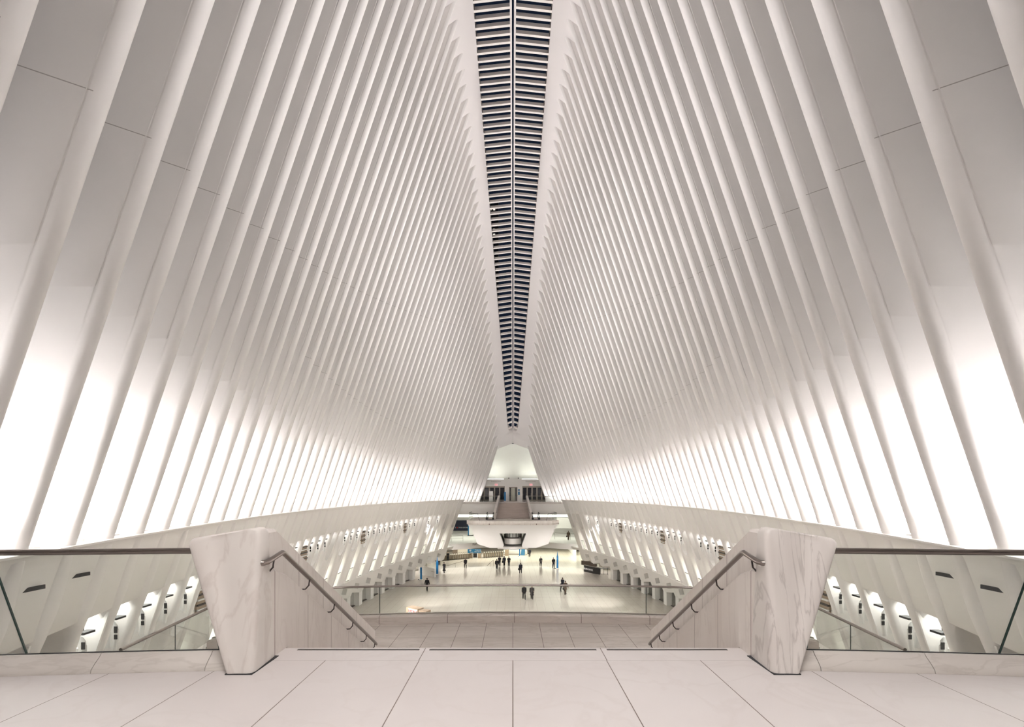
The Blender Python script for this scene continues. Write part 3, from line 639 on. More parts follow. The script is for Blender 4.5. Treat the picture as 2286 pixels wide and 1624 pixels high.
# ---------------------------------------------------------------- near balcony, pylons, landing
def gy(X): return 4.704 - 0.0104 * X * X          # plan curve of the near glass line
xs = frange(-9.5, -2.56, 10)
for s, side in SIDES:
    b = MB(); b.rings([[(s * abs(x), -3, DECK - 0.001), (s * abs(x), gy(x) + 0.04, DECK - 0.001), (s * abs(x), gy(x) + 0.04, DECK - 0.35), (s * abs(x), -3, DECK - 0.35)] for x in xs], True); o = b.build('floor', 'balcony_stone'); struct(o, f'{side} part of the near balcony floor')
b = MB(); b.box(-2.56, 2.56, -3, 4.78, DECK - 0.35, DECK); struct(b.build('floor', 'balcony_stone'), 'middle of the near balcony floor')
t = thing('top_step', 'long pale stone tread at the head of the near stair', 'step', (0, 4.78, DECK))
box('tread', -2.45, 2.45, 0, 0.38, -0.16, 0.0, 'nosing_stone', t)
for a, c in ((-2.27, -0.985), (-0.88, 0.88), (0.99, 2.26)): box('grip_strip', a, c, 0.305, 0.34, -0.002, 0.002, 'dark_steel', t)
o = thing('near_pylon', 'x', 'pylon'); bpy.data.objects.remove(o)

def sq_ring(corners, rad, n=5):
    """rounded polygon ring through 4 corners (Vectors) with radii"""
    out = []
    k = len(corners)
    for i in range(k):
        p = Vector(corners[i]); a = Vector(corners[i - 1]); c = Vector(corners[(i + 1) % k])
        r = rad[i]; d1 = (a - p).normalized(); d2 = (c - p).normalized()
        q0 = p + d1 * r; q1 = p + d2 * r
        for j in range(n + 1):
            t = j / n; out.append((1 - t) ** 2 * q0 + 2 * t * (1 - t) * p + t * t * q1)
    return out
def fold(cs, f):
    A_, B_, C_, D_ = cs; d = (B_ - A_); k = 0.05 * f + 0.008
    m1 = A_ + d * 0.20 + Vector((0, -0.012 * f, 0)); m2 = A_ + d * 0.36 + Vector((0, k, 0))
    w_ = d.length
    return sq_ring([A_, m1, m2, B_, C_, D_], (0.10 * w_, 0.09 * w_, 0.13 * w_, 0.09 - 0.04 * f, 0.03, 0.06))
for s, side in SIDES:
    t = thing('marble_pylon', f'tapering {"cream" if s < 0 else "grey veined"} marble newel pylon at the head of the near stair, {side} one', 'pylon', (s * 2.5, 4.6, DECK), 'marble pylons of the near stair')
    rings = []
    B = [(-2.61, 4.40, -1.66), (-2.37, 4.40, -1.66), (-2.405, 4.90, -1.66), (-2.66, 4.90, -1.66)]
    T = [(-3.06, 4.50, -0.44), (-2.40, 4.60, -0.325), (-2.40, 4.76, -0.325), (-3.02, 4.80, -0.45)]
    for f in (0, 0.02, 0.12, 0.3, 0.5, 0.7, 0.85, 0.95):
        cs = [Vector(a).lerp(Vector(c), f) for a, c in zip(B, T)]
        e = 0.015 * (1 - min(1, f / 0.02))
        rings.append(fold(cs, f))
    # rounded shoulder
    for f, sh in ((0.975, 0.012), (0.99, 0.03), (1.0, 0.065)):
        cs = [Vector(a).lerp(Vector(c), f) for a, c in zip(B, T)]; c0 = sum(cs, Vector()) / 4
        cs = [p + (c0 - p).normalized() * sh for p in cs]; rings.append(fold(cs, f * (1 if f < 0.98 else 0.6)))
    rings = [[((p.x if s < 0 else -p.x) - s * 2.5, p.y - 4.6, p.z - DECK) for p in r] for r in rings]
    b = MB(); b.rings(rings); b.build('marble_block', 'marble' if s < 0 else 'veined_marble', t, True)
    box('base_joint', *sorted((s * (-0.128), s * (0.12))), -0.203, 0.30, 0.0, 0.008, 'dark_gap', t)  # thin dark joint strip at the pylon foot
    # stair side wall with recessed handrail band
    t = thing('stair_side_wall', f'long marble wall sloping down the {side} side of the near stair', 'parapet', (s * 2.45, 5.06, DECK), 'marble side walls of the near stair')
    sec = []; WY = [4.68, 4.9, 5.2] + frange(5.45, 10.3, 10)
    for y in WY:
        xi = 2.415 + max(0, y - 5.06) * 0.078; zt = -0.39 - 0.495 * max(0, y - 5.2); zl = -0.775 - 0.522 * max(0, y - 5.0); lo = 0.11 * max(0, 1 - (y - 4.68) / 0.5)
        zb = max(LAND - 0.1, DECK - 0.574 * (y - 5.15) - 0.6) if y > 5.2 else DECK
        sec.append([(xi, zb), (xi, zl - 0.02), (xi + 0.02, zl), (xi + 0.11, zl + 0.015), (xi + 0.11, zt - 0.03), (xi + 0.14, zt), (xi + 0.33, zt - lo), (xi + 0.36, zt - 0.03 - lo), (xi + 0.36, zb)])
    b = MB(); b.rings([[(s * (x - 2.45), y - 5.06, z - DECK) for x, z in r] for r, y in zip(sec, WY)]); b.build('marble_panel', 'stair_wall_marble', t, False)
    # handrail
    t = thing('handrail', f'brushed steel handrail on the {side} wall of the near stair', 'handrail', (s * 2.4, 4.95, -0.65), 'handrails of the near stair')
    o0 = Vector((s * 2.4, 4.95, -0.65))
    def R(x, y, z): return Vector((s * x, y, z)) - o0
    b = MB(); b.tube([R(2.46, 4.60, -0.675), R(2.38, 4.62, -0.675), R(2.36, 4.66, -0.67), R(2.36, 4.95, -0.615), R(2.37, 5.0, -0.625), R(2.69, 9.5, -2.96), R(2.70, 9.56, -3.0)], 0.026, 10); b.build('rail', 'steel', t, True)
    for y in (4.78, 5.75, 6.75, 7.75, 8.7, 9.4):
        z = -0.65 if y < 4.95 else -0.625 - 0.519 * (y - 5.0); x = 2.36 + max(0, y - 5) * 0.073
        b = MB(); b.tube([R(x, y, z - 0.02), R(x + 0.01, y, z - 0.09), R(x + 0.05, y, z - 0.135), R(x + 0.12, y, z - 0.14)], 0.009, 6); b.build('bracket', 'dark_steel', t)
    # curb
    t = thing('balcony_curb', f'curved {"warm" if s < 0 else "grey"} marble curb under the {side} glass of the near balcony', 'curb', (s * 4, gy(4), DECK))
    joints_x = [2.66, 2.86, 3.86, 5.0, 6.2, 7.6, 9.4]
    for i in range(len(joints_x) - 1):
        rings = []
        for k in range(5):
            X = joints_x[i] + 0.003 + (joints_x[i + 1] - joints_x[i] - 0.006) * k / 4; g = gy(X)
            pr = [(g + 0.062, -0.02), (g - 0.13, 0.0), (g - 0.125, 0.03), (g - 0.085, 0.075), (g - 0.035, 0.12), (g - 0.012, 0.15), (g + 0.012, 0.15), (g + 0.05, 0.15), (g + 0.062, 0.145)]
            rings.append([(s * (X - 4), y - gy(4), z) for y, z in pr])
        b = MB(); b.rings(rings); b.build('curb_stone', 'curb_marble', t, True)
    # glass balustrade
    t = thing('glass_balustrade', f'frameless glass balustrade with a steel rail, {side} part of the near balcony', 'balustrade', (s * 4, gy(4), DECK + 0.15), 'balustrades of the near balcony')
    cuts = [(2.83, 2.95), (4.555, 4.86), (6.4, 6.8), (8.3, 8.9)]
    for i in range(3):
        (a0, a1), (c0, c1) = cuts[i], cuts[i + 1]; rings = []; g_ = 0.008
        def pt(X, Xt, y): return [(s * (X + g_ - 4), gy(X) + y - gy(4), -0.02), (s * (Xt + g_ - 4), gy(Xt) + y - gy(4), 0.93)]
        for k in range(7):
            f = k / 6; X = a0 + (c0 - a0 - 0.016) * f; Xt = a1 + (c1 - a1 - 0.016) * f
            p = pt(X, Xt, 0.035); q = pt(X, Xt, 0.051); rings.append([p[0], q[0], q[1], p[1]])
        b = MB(); b.rings(rings); o = b.build('glass_panel', 'clear_glass', t)
        b = MB(); b.tube([((s * (c0 - 4)), gy(c0) + 0.043 - gy(4), 0.0), (s * (c1 - 4), gy(c1) + 0.043 - gy(4), 0.93)], 0.0095, 6); b.build('glass_joint', 'glass_edge', t)
    b = MB(); b.tube([(s * (2.83 - 4), gy(2.83) + 0.043 - gy(4), 0.0), (s * (2.90 - 4), gy(2.9) + 0.043 - gy(4), 0.5)], 0.008, 6); b.build('glass_joint', 'glass_edge', t)
    b = MB(); b.tube([(s * (X - 4), gy(X) + 0.02 - gy(4), 0.0) for X in frange(2.8, 9.0, 12)], 0.009, 6); b.build('base_seal', 'black', t)
    b = MB(); b.rings([[(s * (X - 4), gy(X) + 0.043 + 0.036 * cos(a) - gy(4), 0.948 + 0.029 * sin(a)) for a in [2 * pi * k / 12 for k in range(12)]] for X in frange(2.85, 9.2, 14)]); b.build('top_rail', 'steel', t, True)

# near landing
def ly(X): return 16.15 - 0.0117 * X * X
LW = 8.3
pts = [(x, ly(x) if abs(x) < 6 else ly(6) - (abs(x) - 6) * 1.05) for x in frange(-LW, LW, 22)]
poly = pts + [(7.9, 9.4), (-7.9, 9.4)]
b = MB(); b.prism(list(reversed(poly)), lambda x, y: (x, y, LAND - 0.4), lambda x, y: (x, y, LAND)); struct(b.build('floor', 'landing_stone'), 'floor of the near landing')
t = thing('landing_curb', 'low pale stone curb along the front of the near landing', 'curb', (0, 16.15, LAND))
b = MB(); b.rings([[(x, y - 16.15 - 0.2, -0.02), (x, y - 16.15 - 0.2, 0.22), (x, y - 16.15 - 0.17, 0.27), (x, y - 16.15 + 0.15, 0.27), (x, y - 16.15 + 0.15, -0.02)] for x, y in pts])
b.build('curb_stone', 'landing_curb_stone', t)
b = MB(); b.rings([[(x, y - 16.15 + 0.02, 0.27), (x, y - 16.15 + 0.02, 0.30), (x, y - 16.15 + 0.1, 0.30), (x, y - 16.15 + 0.1, 0.27)] for x, y in pts]); b.build('glass_channel', 'grey_metal', t)
t = thing('landing_balustrade', 'curved glass balustrade with a thin steel rail around the near landing', 'balustrade', (0, 16.15, LAND))
side_pts = [(-7.75, 9.5), (-8.2, 13.0)] + pts[1:-1] + [(8.2, 13.0), (7.75, 9.5)]
def mk(o): return [(x, y - 16.15, o) for x, y in side_pts]
b = MB(); b.tube([(x, y - 16.15 + 0.06, 1.19) for x, y in side_pts], 0.035, 8); b.build('rail', 'steel', t, True)
b = MB(); b.rings([[(x, y - 16.15 + 0.05, 0.28), (x, y - 16.15 + 0.065, 0.28), (x, y - 16.15 + 0.065, 1.16), (x, y - 16.15 + 0.05, 1.16)] for x, y in side_pts]); b.build('glass_panel', 'clear_glass', t)
for x, y in ((-8.0, 11.4), (8.0, 11.4), (-4.4, ly(4.4)), (4.4, ly(4.4))):
    b = MB(); b.tube([(x, y - 16.15 + 0.06, 0.28), (x, y - 16.15 + 0.06, 1.16)], 0.012, 6); b.build('glass_joint', 'glass_edge', t)

# wall behind the viewer closes the near end
b = MB(); b.prism([(-16, -14), (16, -14), (11, 8), (5, 25), (-5, 25), (-11, 8)], lambda x, z: (x, -3.2, z), lambda x, z: (x, -3.0, z)); struct(b.build('wall_near', 'wall_paint'), 'near end wall behind the viewer')

# dark recessed slots in the skirt panels
for s, side in SIDES:
    for i, (Y, z) in enumerate(((10.3, -2.06), (11.95, -2.05))):
        t = thing('recessed_slot', f'dark recessed slot in the {side} skirt, {"nearer" if i == 0 else "farther"} one', 'slot', (s * (XN(Y, z) + 0.055), Y, z), f'recessed slots in the {side} skirt')
        b = MB(); b.box(-0.015, 0.015, -0.30, 0.30, -0.045, 0.045); b.build('opening', 'dark_gap', t)

# ---------------------------------------------------------------- people
def skin_mesh(verts, edges, radii, name):
    me = bpy.data.meshes.new(name); me.from_pydata(verts, edges, []); o = bpy.data.objects.new(name, me); COL.objects.link(o)
    md = o.modifiers.new('s', 'SKIN'); sv = me.skin_vertices[0].data if me.skin_vertices else None
    if sv is None:
        me.attributes if False else None
    for i, r in enumerate(radii):
        me.skin_vertices[0].data[i].radius = (r if isinstance(r, tuple) else (r, r))
    me.skin_vertices[0].data[0].use_root = True
    sb = o.modifiers.new('b', 'SUBSURF'); sb.levels = 1; sb.render_levels = 1
    dg = bpy.context.evaluated_depsgraph_get(); m2 = bpy.data.meshes.new_from_object(o.evaluated_get(dg)); bpy.data.objects.remove(o)
    for p in m2.polygons: p.use_smooth = True
    return m2
def make_person(pose, coat_len, coat_mat, leg_mat, hair=True, hood=False, bag=None):
    """figure 1.72 m tall, facing -Y; pose = (left leg swing, right leg swing, left arm swing, right arm swing)"""
    la, ra, lb, rb = pose; K = {}
    V = [(0, 0, 0.93)]; R_ = [(0.13, 0.10)]; E = []
    def add(p, v, r): V.append(v); R_.append(r); E.append((p, len(V) - 1)); return len(V) - 1
    ch = add(0, (0, 0.01, 1.12), (0.135, 0.10)); ch2 = add(ch, (0, 0.0, 1.32), (0.16, 0.11)); nk = add(ch2, (0, 0.0, 1.47), (0.06, 0.06)); hd = add(nk, (0, -0.015, 1.58), (0.075, 0.09)); add(hd, (0, -0.01, 1.68), (0.06, 0.075))
    K['hands'] = []
    for sx, sw in ((1, la), (-1, ra)):
        h = add(0, (0.09 * sx, 0, 0.86), (0.09, 0.09)); k = add(h, (0.10 * sx, -sw * 0.5, 0.49), (0.06, 0.06)); a = add(k, (0.10 * sx, -sw * 0.55 + abs(sw) * 0.12, 0.09), (0.04, 0.04)); add(a, (0.11 * sx, -sw * 0.55 + abs(sw) * 0.12 - 0.13, 0.035), (0.04, 0.03))
        K[sx] = ((0.10 * sx, -sw * 0.5, 0.49), (0.10 * sx, -sw * 0.55 + abs(sw) * 0.12, 0.09), (0.11 * sx, -sw * 0.55 + abs(sw) * 0.12 - 0.13, 0.035))
    for sx, sw in ((1, lb), (-1, rb)):
        sh = add(ch2, (0.19 * sx, 0, 1.39), (0.055, 0.055)); el = add(sh, (0.25 * sx, 0.03 - sw * 0.4, 1.12), (0.042, 0.042)); wr = add(el, (0.25 * sx, -sw * 0.9 - 0.04, 0.88), (0.03, 0.03)); pm = add(wr, (0.25 * sx, -sw * 1.0 - 0.05, 0.80), (0.035, 0.02))
        K[('e', sx)] = (V[sh], V[el], V[wr])
        for j, (dy, ln) in enumerate(((-0.03, 0.075), (-0.01, 0.085), (0.01, 0.08), (0.03, 0.065))):
            f1 = add(pm, (0.25 * sx, V[pm][1] + dy, 0.80 - ln * 0.6), (0.009, 0.009)); add(f1, (0.245 * sx, V[pm][1] + dy - 0.005, 0.80 - ln), (0.008, 0.008))
        add(pm, (0.235 * sx, V[pm][1] - 0.05, 0.77), (0.010, 0.010))
    body = skin_mesh(V, E, R_, 'body'); body.materials.clear(); body.materials.append(MATS['skin']); body.materials.append(MATS[leg_mat])
    for p in body.polygons: p.material_index = 1 if p.center.z < 0.97 and abs(p.center.x) < 0.205 else 0
    parts = [('body', body)]
    def mesh_of(b, mat, smooth=True):
        me = bpy.data.meshes.new('m'); me.from_pydata(b.v, [], b.f); me.materials.append(MATS[mat])
        for p in me.polygons: p.use_smooth = smooth
        return me
    # trousers
    b = MB()
    for sx in (1, -1):
        k, a, _ = K[sx]; b.tube([(0.085 * sx, 0, 0.95), (0.095 * sx, k[1] * 0.4, 0.75), k, (a[0], a[1], 0.10)], [0.125, 0.11, 0.085, 0.07], 10)
    parts.append(('trousers', mesh_of(b, leg_mat)))
    b = MB()
    for sx in (1, -1):
        a, tt = K[sx][1], K[sx][2]; b.tube([(a[0], a[1] + 0.05, 0.04), (a[0], a[1] - 0.02, 0.055), (tt[0], tt[1] - 0.06, 0.035)], [0.045, 0.055, 0.035], 8)
    parts.append(('shoes', mesh_of(b, 'black')))
    # coat: lofted body plus sleeves
    def ring(z, rx, ry, cyy=0.0, n=14): return [(rx * cos(2 * pi * k / n), cyy + ry * sin(2 * pi * k / n), z) for k in range(n)]
    fl = 0.20 + (0.93 - coat_len) * 0.14; b = MB()
    b.rings([ring(coat_len, fl, 0.155 + (0.93 - coat_len) * 0.1), ring((coat_len + 0.98) / 2, 0.195, 0.15), ring(1.0, 0.18, 0.14), ring(1.2, 0.205, 0.145), ring(1.36, 0.225, 0.14), ring(1.44, 0.15, 0.11), ring(1.49, 0.085, 0.085)])
    for sx in (1, -1):
        sh, el, wr = K[('e', sx)]; b.tube([(sh[0] - 0.04 * sx, sh[1], sh[2] + 0.01), (sh[0] + 0.03 * sx, sh[1], sh[2] - 0.03), el, wr], [0.07, 0.085, 0.07, 0.052], 10)
    parts.append(('coat', mesh_of(b, coat_mat)))
    b = MB(); hr = 0.098 if hood else 0.088
    b.rings([[((hr * sin(a)) * cos(2 * pi * k / 12), 0.02 - 0.0 + hr * sin(a) * 1.05 * sin(2 * pi * k / 12) + 0.012, 1.625 + 0.115 * cos(a)) for k in range(12)] for a in (2.0, 1.6, 1.2, 0.8, 0.4, 0.05)])
    parts.append(('hood' if hood else 'hair', mesh_of(b, coat_mat if hood else 'hair')))
    # face: nose, eyes, ears
    b = MB(); b.tube([(0, -0.095, 1.615), (0, -0.118, 1.585)], [0.010, 0.016], 6)
    for sx in (1, -1): b.tube([(0.078 * sx, 0.0, 1.63), (0.086 * sx, 0.005, 1.58)], [0.016, 0.012], 6)
    parts.append(('face_features', mesh_of(b, 'skin')))
    if bag:
        b = MB(); b.tube([(0.30, 0, 0.95), (0.31, 0.02, 0.78), (0.30, 0.02, 0.55)], [0.03, 0.12, 0.13], 8); parts.append(('bag', mesh_of(b, 'black')))
    return parts
VAR = {
    'walk_a': make_person((0.45, -0.45, -0.18, 0.18), 0.80, 'cloth_black', 'cloth_black'),
    'walk_b': make_person((-0.38, 0.38, 0.15, -0.15), 0.62, 'cloth_navy', 'cloth_black', bag=1),
    'stand': make_person((0.06, -0.08, 0.03, 0.06), 0.78, 'cloth_black', 'cloth_navy'),
    'coat': make_person((0.22, -0.22, 0.1, -0.1), 0.50, 'cloth_grey', 'cloth_black'),
    'cloak': make_person((0.2, -0.2, 0.1, 0.05), 0.30, 'cloth_black', 'cloth_black', hood=True),
    'brown': make_person((0.4, -0.4, -0.15, 0.2), 0.62, 'cloth_brown', 'cloth_brown', bag=1),
}
def person(px, py, var, label, rz=0.0, floor=FLOOR, scale=1.0):
    Y = -floor * 1080 / (py - 1100); X = (px - 1145) / 1080 * Y
    t = thing('person', label, 'person', (X, Y, floor), None, rz); t.scale = (scale,) * 3
    for nm, me in VAR[var]:
        o = bpy.data.objects.new(nm, me); COL.objects.link(o); o.parent = t
person(1170, 1338.5, 'walk_a', 'person in a black jacket walking on the left of the nearest pair', 0.1, scale=0.98)
person(1187.5, 1338.3, 'coat', 'person in a knee length coat walking on the right of the nearest pair', -0.1, scale=0.96)
person(1256, 1321, 'walk_b', 'person in a dark coat striding at the back of the right hand pair', 2.2, scale=1.05)
person(1262.5, 1327.5, 'brown', 'person in brown clothes with a bag striding in the right hand pair', 2.4, scale=1.0)
person(953.5, 1320, 'walk_a', 'person in a black jacket walking near the left wall', 3.0, scale=0.98)
person(1162.3, 1281, 'walk_b', 'person in a dark long coat walking alone in the middle of the concourse', 2.9, scale=0.98)
person(1109, 1271.5, 'walk_a', 'person in black walking in front of the group of three', 3.1)
person(1115.2, 1264, 'stand', 'person in black, left one of the three standing at the step edge', 3.0)
person(1125.6, 1264, 'walk_b', 'person with a bag, middle one of the three at the step edge', 3.3)
person(1136, 1264.6, 'stand', 'person in a dark jacket, right one of the three at the step edge', 3.1, scale=0.98)
person(1207.3, 1264.6, 'coat', 'person in a short dark coat standing right of centre', 0.2, scale=0.95)
person(1235.7, 1269, 'stand', 'broad person in black standing beside the right blue pylon', 0.4, scale=1.04)
person(1182.3, 1243.6, 'walk_b', 'person in black walking far back near the folding sign', 3.1, FLOOR - 0.45)
person(1039, 1269.2, 'walk_a', 'person in a black jacket carrying a bag past the turnstiles', 0.3)
person(991.5, 1279.6, 'cloak', 'person in a long black hooded cloak beside the left blue pylon', 2.6)
person(980.5, 1262.5, 'stand', 'person in black standing behind the left blue pylon', 0.4)
person(1000, 1252.3, 'stand', 'person in black standing at the turnstiles', 0.0, FLOOR - 0.45)
person(1269, 1206.5, 'brown', 'person in olive clothes walking on the right mezzanine', 2.9, MEZZ, 1.05)

# ---------------------------------------------------------------- concourse furniture
def gp(px, py, z=FLOOR):
    Y = -z * 1080 / (py - 1100); return ((px - 1145) / 1080 * Y, Y, z)
# turnstiles
tp = {}
def turnstile(x, y, rz, label):
    t = thing('turnstile', label, 'turnstile', (x, y, FLOOR - 0.45), 'turnstiles of the far gate line', rz)
    if not tp:
        tp['a'] = box('cabinet', -0.14, 0.14, -0.85, 0.85, 0.08, 1.0, 'turnstile_metal', t); tp['b'] = box('foot', -0.17, 0.17, -0.9, 0.9, 0, 0.08, 'black', t)
        b = MB(); b.box(0.14, 0.55, -0.1, -0.02, 0.75, 0.82); b.box(0.14, 0.17, -0.5, 0.3, 0.3, 0.7); tp['c'] = b.build('barrier_arm', 'black', t)
        b = MB(); b.tube([(0, -0.6, 1.0), (0, -0.6, 1.25)], [0.05, 0.05], 8); tp['d'] = b.build('reader_post', 'white_plastic', t)
        tp['e'] = box('indicator', -0.06, 0.06, -0.65, -0.55, 1.25, 1.36, 'black', tp['d'])
    else:
        for c in [tp[q] for q in 'abcd']: copy_tree(c, t)
n = 0
for i in range(19):
    px = 974 + i * 4.15 * (1 - i * 0.002); py = 1252.6 - i * 0.33; x, y, z = gp(px, py, FLOOR - 0.45); turnstile(x, y, 0.1, f'grey metal turnstile of the left run, {ordinal(i + 1)} from its left end')
for i in range(9):
    px = 1081 + i * 5.0; py = 1245.2 - i * 0.33; x, y, z = gp(px, py, FLOOR - 0.45); turnstile(x, y, 0.1, f'grey metal turnstile of the right run, {ordinal(i + 1)} from its left end')
x, y, z = gp(1061, 1247, FLOOR - 0.45)
t = thing('gate_kiosk', 'white framed booth with a black screen between the turnstile runs', 'booth', (x, y, z)); box('frame', -0.5, 0.5, -0.2, 0.5, 0, 1.15, 'white_plastic', t); box('screen', -0.4, 0.4, -0.22, -0.2, 0.15, 1.05, 'black_gloss', t)
for px, lab in ((1052, 'tan gate cabinet left of the booth'), (1069, 'tan gate cabinet right of the booth'), (1131, 'tan gate cabinet at the right end of the turnstiles')):
    x, y, z = gp(px, 1246 if px < 1100 else 1241, FLOOR - 0.45); t = thing('gate_cabinet', lab, 'cabinet', (x, y, z)); box('body', -0.35, 0.35, -0.3, 0.3, 0, 1.2, 'tan_panel', t); box('post', 0.36, 0.5, -0.2, 0.2, 0, 1.4, 'grey_metal', t)
# hanging blue sign
x0 = (1044 - 1145) / 1080 * 96; x1 = (1074 - 1145) / 1080 * 96
t = thing('hanging_sign', 'blue hanging sign with white train directions above the turnstiles', 'sign', ((x0 + x1) / 2, 96, -11.62), rz=0.05)
box('panel', (x0 - x1) / 2, (x1 - x0) / 2, 0, 0.12, -0.42, 0.38, 'sign_blue', t); text_obj('wording', 'Trains to\nNew Jersey', 0.30, 'text_white', (0.72, -0.02, 0.0), (pi / 2, 0, 0), t, 0.005)
text_obj('logo', 'EP', 0.42, 'text_white', (-0.8, -0.02, 0.08), (pi / 2, 0, 0), t, 0.005); text_obj('logo_caption', 'Express', 0.2, 'text_white', (-0.5, -0.02, -0.24), (pi / 2, 0, 0), t, 0.005)
for dx in (-1.1, 1.1):
    b = MB(); b.tube([(dx, 0.06, 0.38), (dx, 0.06, 1.65)], 0.02, 6); b.build('hanger', 'grey_metal', t)
# blue pylons
for px, py, h, wd, lab in ((940, 1295.5, 1.85, 0.26, 'slim blue banner pylon near the left wall'), (976, 1283.5, 1.95, 0.34, 'blue pointed banner pylon beside the low white wall'),
                      (1244.5, 1270.5, 2.1, 0.30, 'blue pointed banner pylon right of the centre'), (1160, 1243, 1.75, 0.2, 'narrow dark blue pylon beside the folding sign')):
    x, y, z = gp(px, py); t = thing('banner_pylon', lab, 'sign pylon', (x, y, z))
    b = MB(); pk = 0.9 if 'pointed' in lab else 0.0
    b.add([(-wd / 2, -0.06, 0.12), (wd / 2, -0.06, 0.12), (wd / 2, 0.06, 0.12), (-wd / 2, 0.06, 0.12), (-wd / 2, -0.06, h), (wd / 2, -0.06, h), (wd / 2, 0.06, h), (-wd / 2, 0.06, h)],
          [(3, 2, 1, 0), (4, 5, 6, 7), (0, 1, 5, 4), (1, 2, 6, 5), (2, 3, 7, 6), (3, 0, 4, 7)])
    if pk: b.tube([(0, 0, h - 0.02), (0, 0, h + 0.35), (0, 0, h + pk)], [wd * 0.5, 0.06, 0.02], 8)
    b.build('panel', 'blue', t); box('foot', -wd * 0.9, wd * 0.9, -0.2, 0.2, 0, 0.12, 'white_plastic', t); box('base_clip', -wd * 1.6, -wd * 0.9, -0.1, 0.1, 0, 0.08, 'black', t)
# folding sign
x, y, z = gp(1168, 1240.5, FLOOR - 0.45); t = thing('folding_sign', 'teal folding sandwich board on the far floor', 'sign', (x, y, z), rz=-0.3)
b = MB(); b.add([(-0.45, -0.4, 0.05), (0.45, -0.4, 0.05), (0.4, 0, 1.3), (-0.4, 0, 1.3), (-0.45, -0.37, 0.05), (0.45, -0.37, 0.05), (0.4, 0.03, 1.3), (-0.4, 0.03, 1.3)], [(0, 1, 2, 3), (7, 6, 5, 4), (0, 4, 5, 1), (1, 5, 6, 2), (2, 6, 7, 3), (3, 7, 4, 0)]); b.build('front_board', 'sign_blue', t)
b = MB(); b.add([(-0.45, 0.45, 0.05), (0.45, 0.45, 0.05), (0.4, 0.06, 1.3), (-0.4, 0.06, 1.3), (-0.45, 0.42, 0.05), (0.45, 0.42, 0.05), (0.4, 0.03, 1.3), (-0.4, 0.03, 1.3)], [(0, 3, 2, 1), (4, 5, 6, 7), (0, 1, 5, 4), (1, 2, 6, 5), (2, 3, 7, 6), (3, 0, 4, 7)]); b.build('back_board', 'white_plastic', t)
# low white wall by the left pylons
x0, y0, _ = gp(936, 1283); x1, y1, _ = gp(975, 1286)
t = thing('low_wall', 'low white partition beside the left blue pylons', 'partition', (x0, y0, FLOOR)); b = MB(); L_ = Vector((x1 - x0, y1 - y0 - 1.5, 0)); nrm = Vector((-L_.y, L_.x, 0)).normalized() * 0.15
vs = [Vector((0, 0, 0)) - nrm, L_ - nrm, L_ + nrm, nrm]; b.add([v for v in vs] + [v + Vector((0, 0, 1.35)) for v in vs], [(3, 2, 1, 0), (4, 5, 6, 7), (0, 1, 5, 4), (1, 2, 6, 5), (2, 3, 7, 6), (3, 0, 4, 7)]); b.build('panel', 'white_plastic', t)
b = MB(); b.tube([Vector((0.3, -0.2, 0.9)), L_ * 0.98 + Vector((0, -0.25, 0.85))], 0.03, 6); b.build('rail', 'grey_metal', t)
# bar counter on the right
x0, y0, _ = gp(1303.5, 1276.5); x1, y1, _ = gp(1325, 1281.5); x2, y2, _ = gp(1339.5, 1283.7)
t = thing('bar_counter', 'black bar counter with pale outlined lettering near the right wall', 'counter', (x0, y0, FLOOR))
b = MB(); pts_ = [(0, 0), (x1 - x0, y1 - y0), (x2 - x0, y2 - y0), (x2 - x0 + 0.2, y2 - y0 + 0.6), (x1 - x0 + 0.2, y1 - y0 + 0.65), (0.2, 0.6)]
b.prism(list(pts_), lambda x, y: (x, y, 0.0), lambda x, y: (x, y, 0.98)); b.build('front_panel', 'black', t)
b = MB(); b.prism([(x * 1.02 - 0.03, y * 1.02 - 0.06) for x, y in pts_], lambda x, y: (x, y, 0.98), lambda x, y: (x, y, 1.04)); b.build('worktop', 'dark_steel', t)
a = math.atan2(y1 - y0, x1 - x0); text_obj('lettering', 'BURN BOOK', 0.40, 'text_white', ((x1 - x0) * 0.47, (y1 - y0) * 0.47 - 0.02, 0.5), (pi / 2, 0, a), t, 0.01)
# tables, stools by the counter
for px, py, lab in ((1348, 1283.5, 'high black bar table at the end of the counter'), (1356, 1273, 'small black table behind the bar counter')):
    x, y, z = gp(px, py); t = thing('bar_table', lab, 'table', (x, y, z)); box('top', -0.7, 0.7, -0.3, 0.3, 0.98, 1.03, 'black', t)
    for dx in (-0.6, 0.0, 0.6): b = MB(); b.tube([(dx, 0, 0), (dx, 0, 0.98)], 0.03, 6); b.build('leg', 'black', t)
    b = MB(); b.tube([(-0.7, 0, 0.1), (0.7, 0, 0.1)], 0.025, 6); b.build('foot_rail', 'black', t)
x, y, z = gp(1315, 1263.5); t = thing('planter', 'dark brown planter box with foliage behind the bar counter', 'planter', (x, y, z), rz=0.7); box('tub', -0.25, 0.25, -1.6, 1.6, 0, 0.75, 'shop_dark', t)
b = MB()
for i in range(40):
    a_, c_ = random.uniform(-0.2, 0.2), random.uniform(-1.5, 1.5); h_ = random.uniform(0.2, 0.5); b.tube([(a_, c_, 0.72), (a_ + random.uniform(-.1, .1), c_ + random.uniform(-.1, .1), 0.75 + h_)], [0.06, 0.01], 5)
b.build('foliage', 'tan_panel', t)
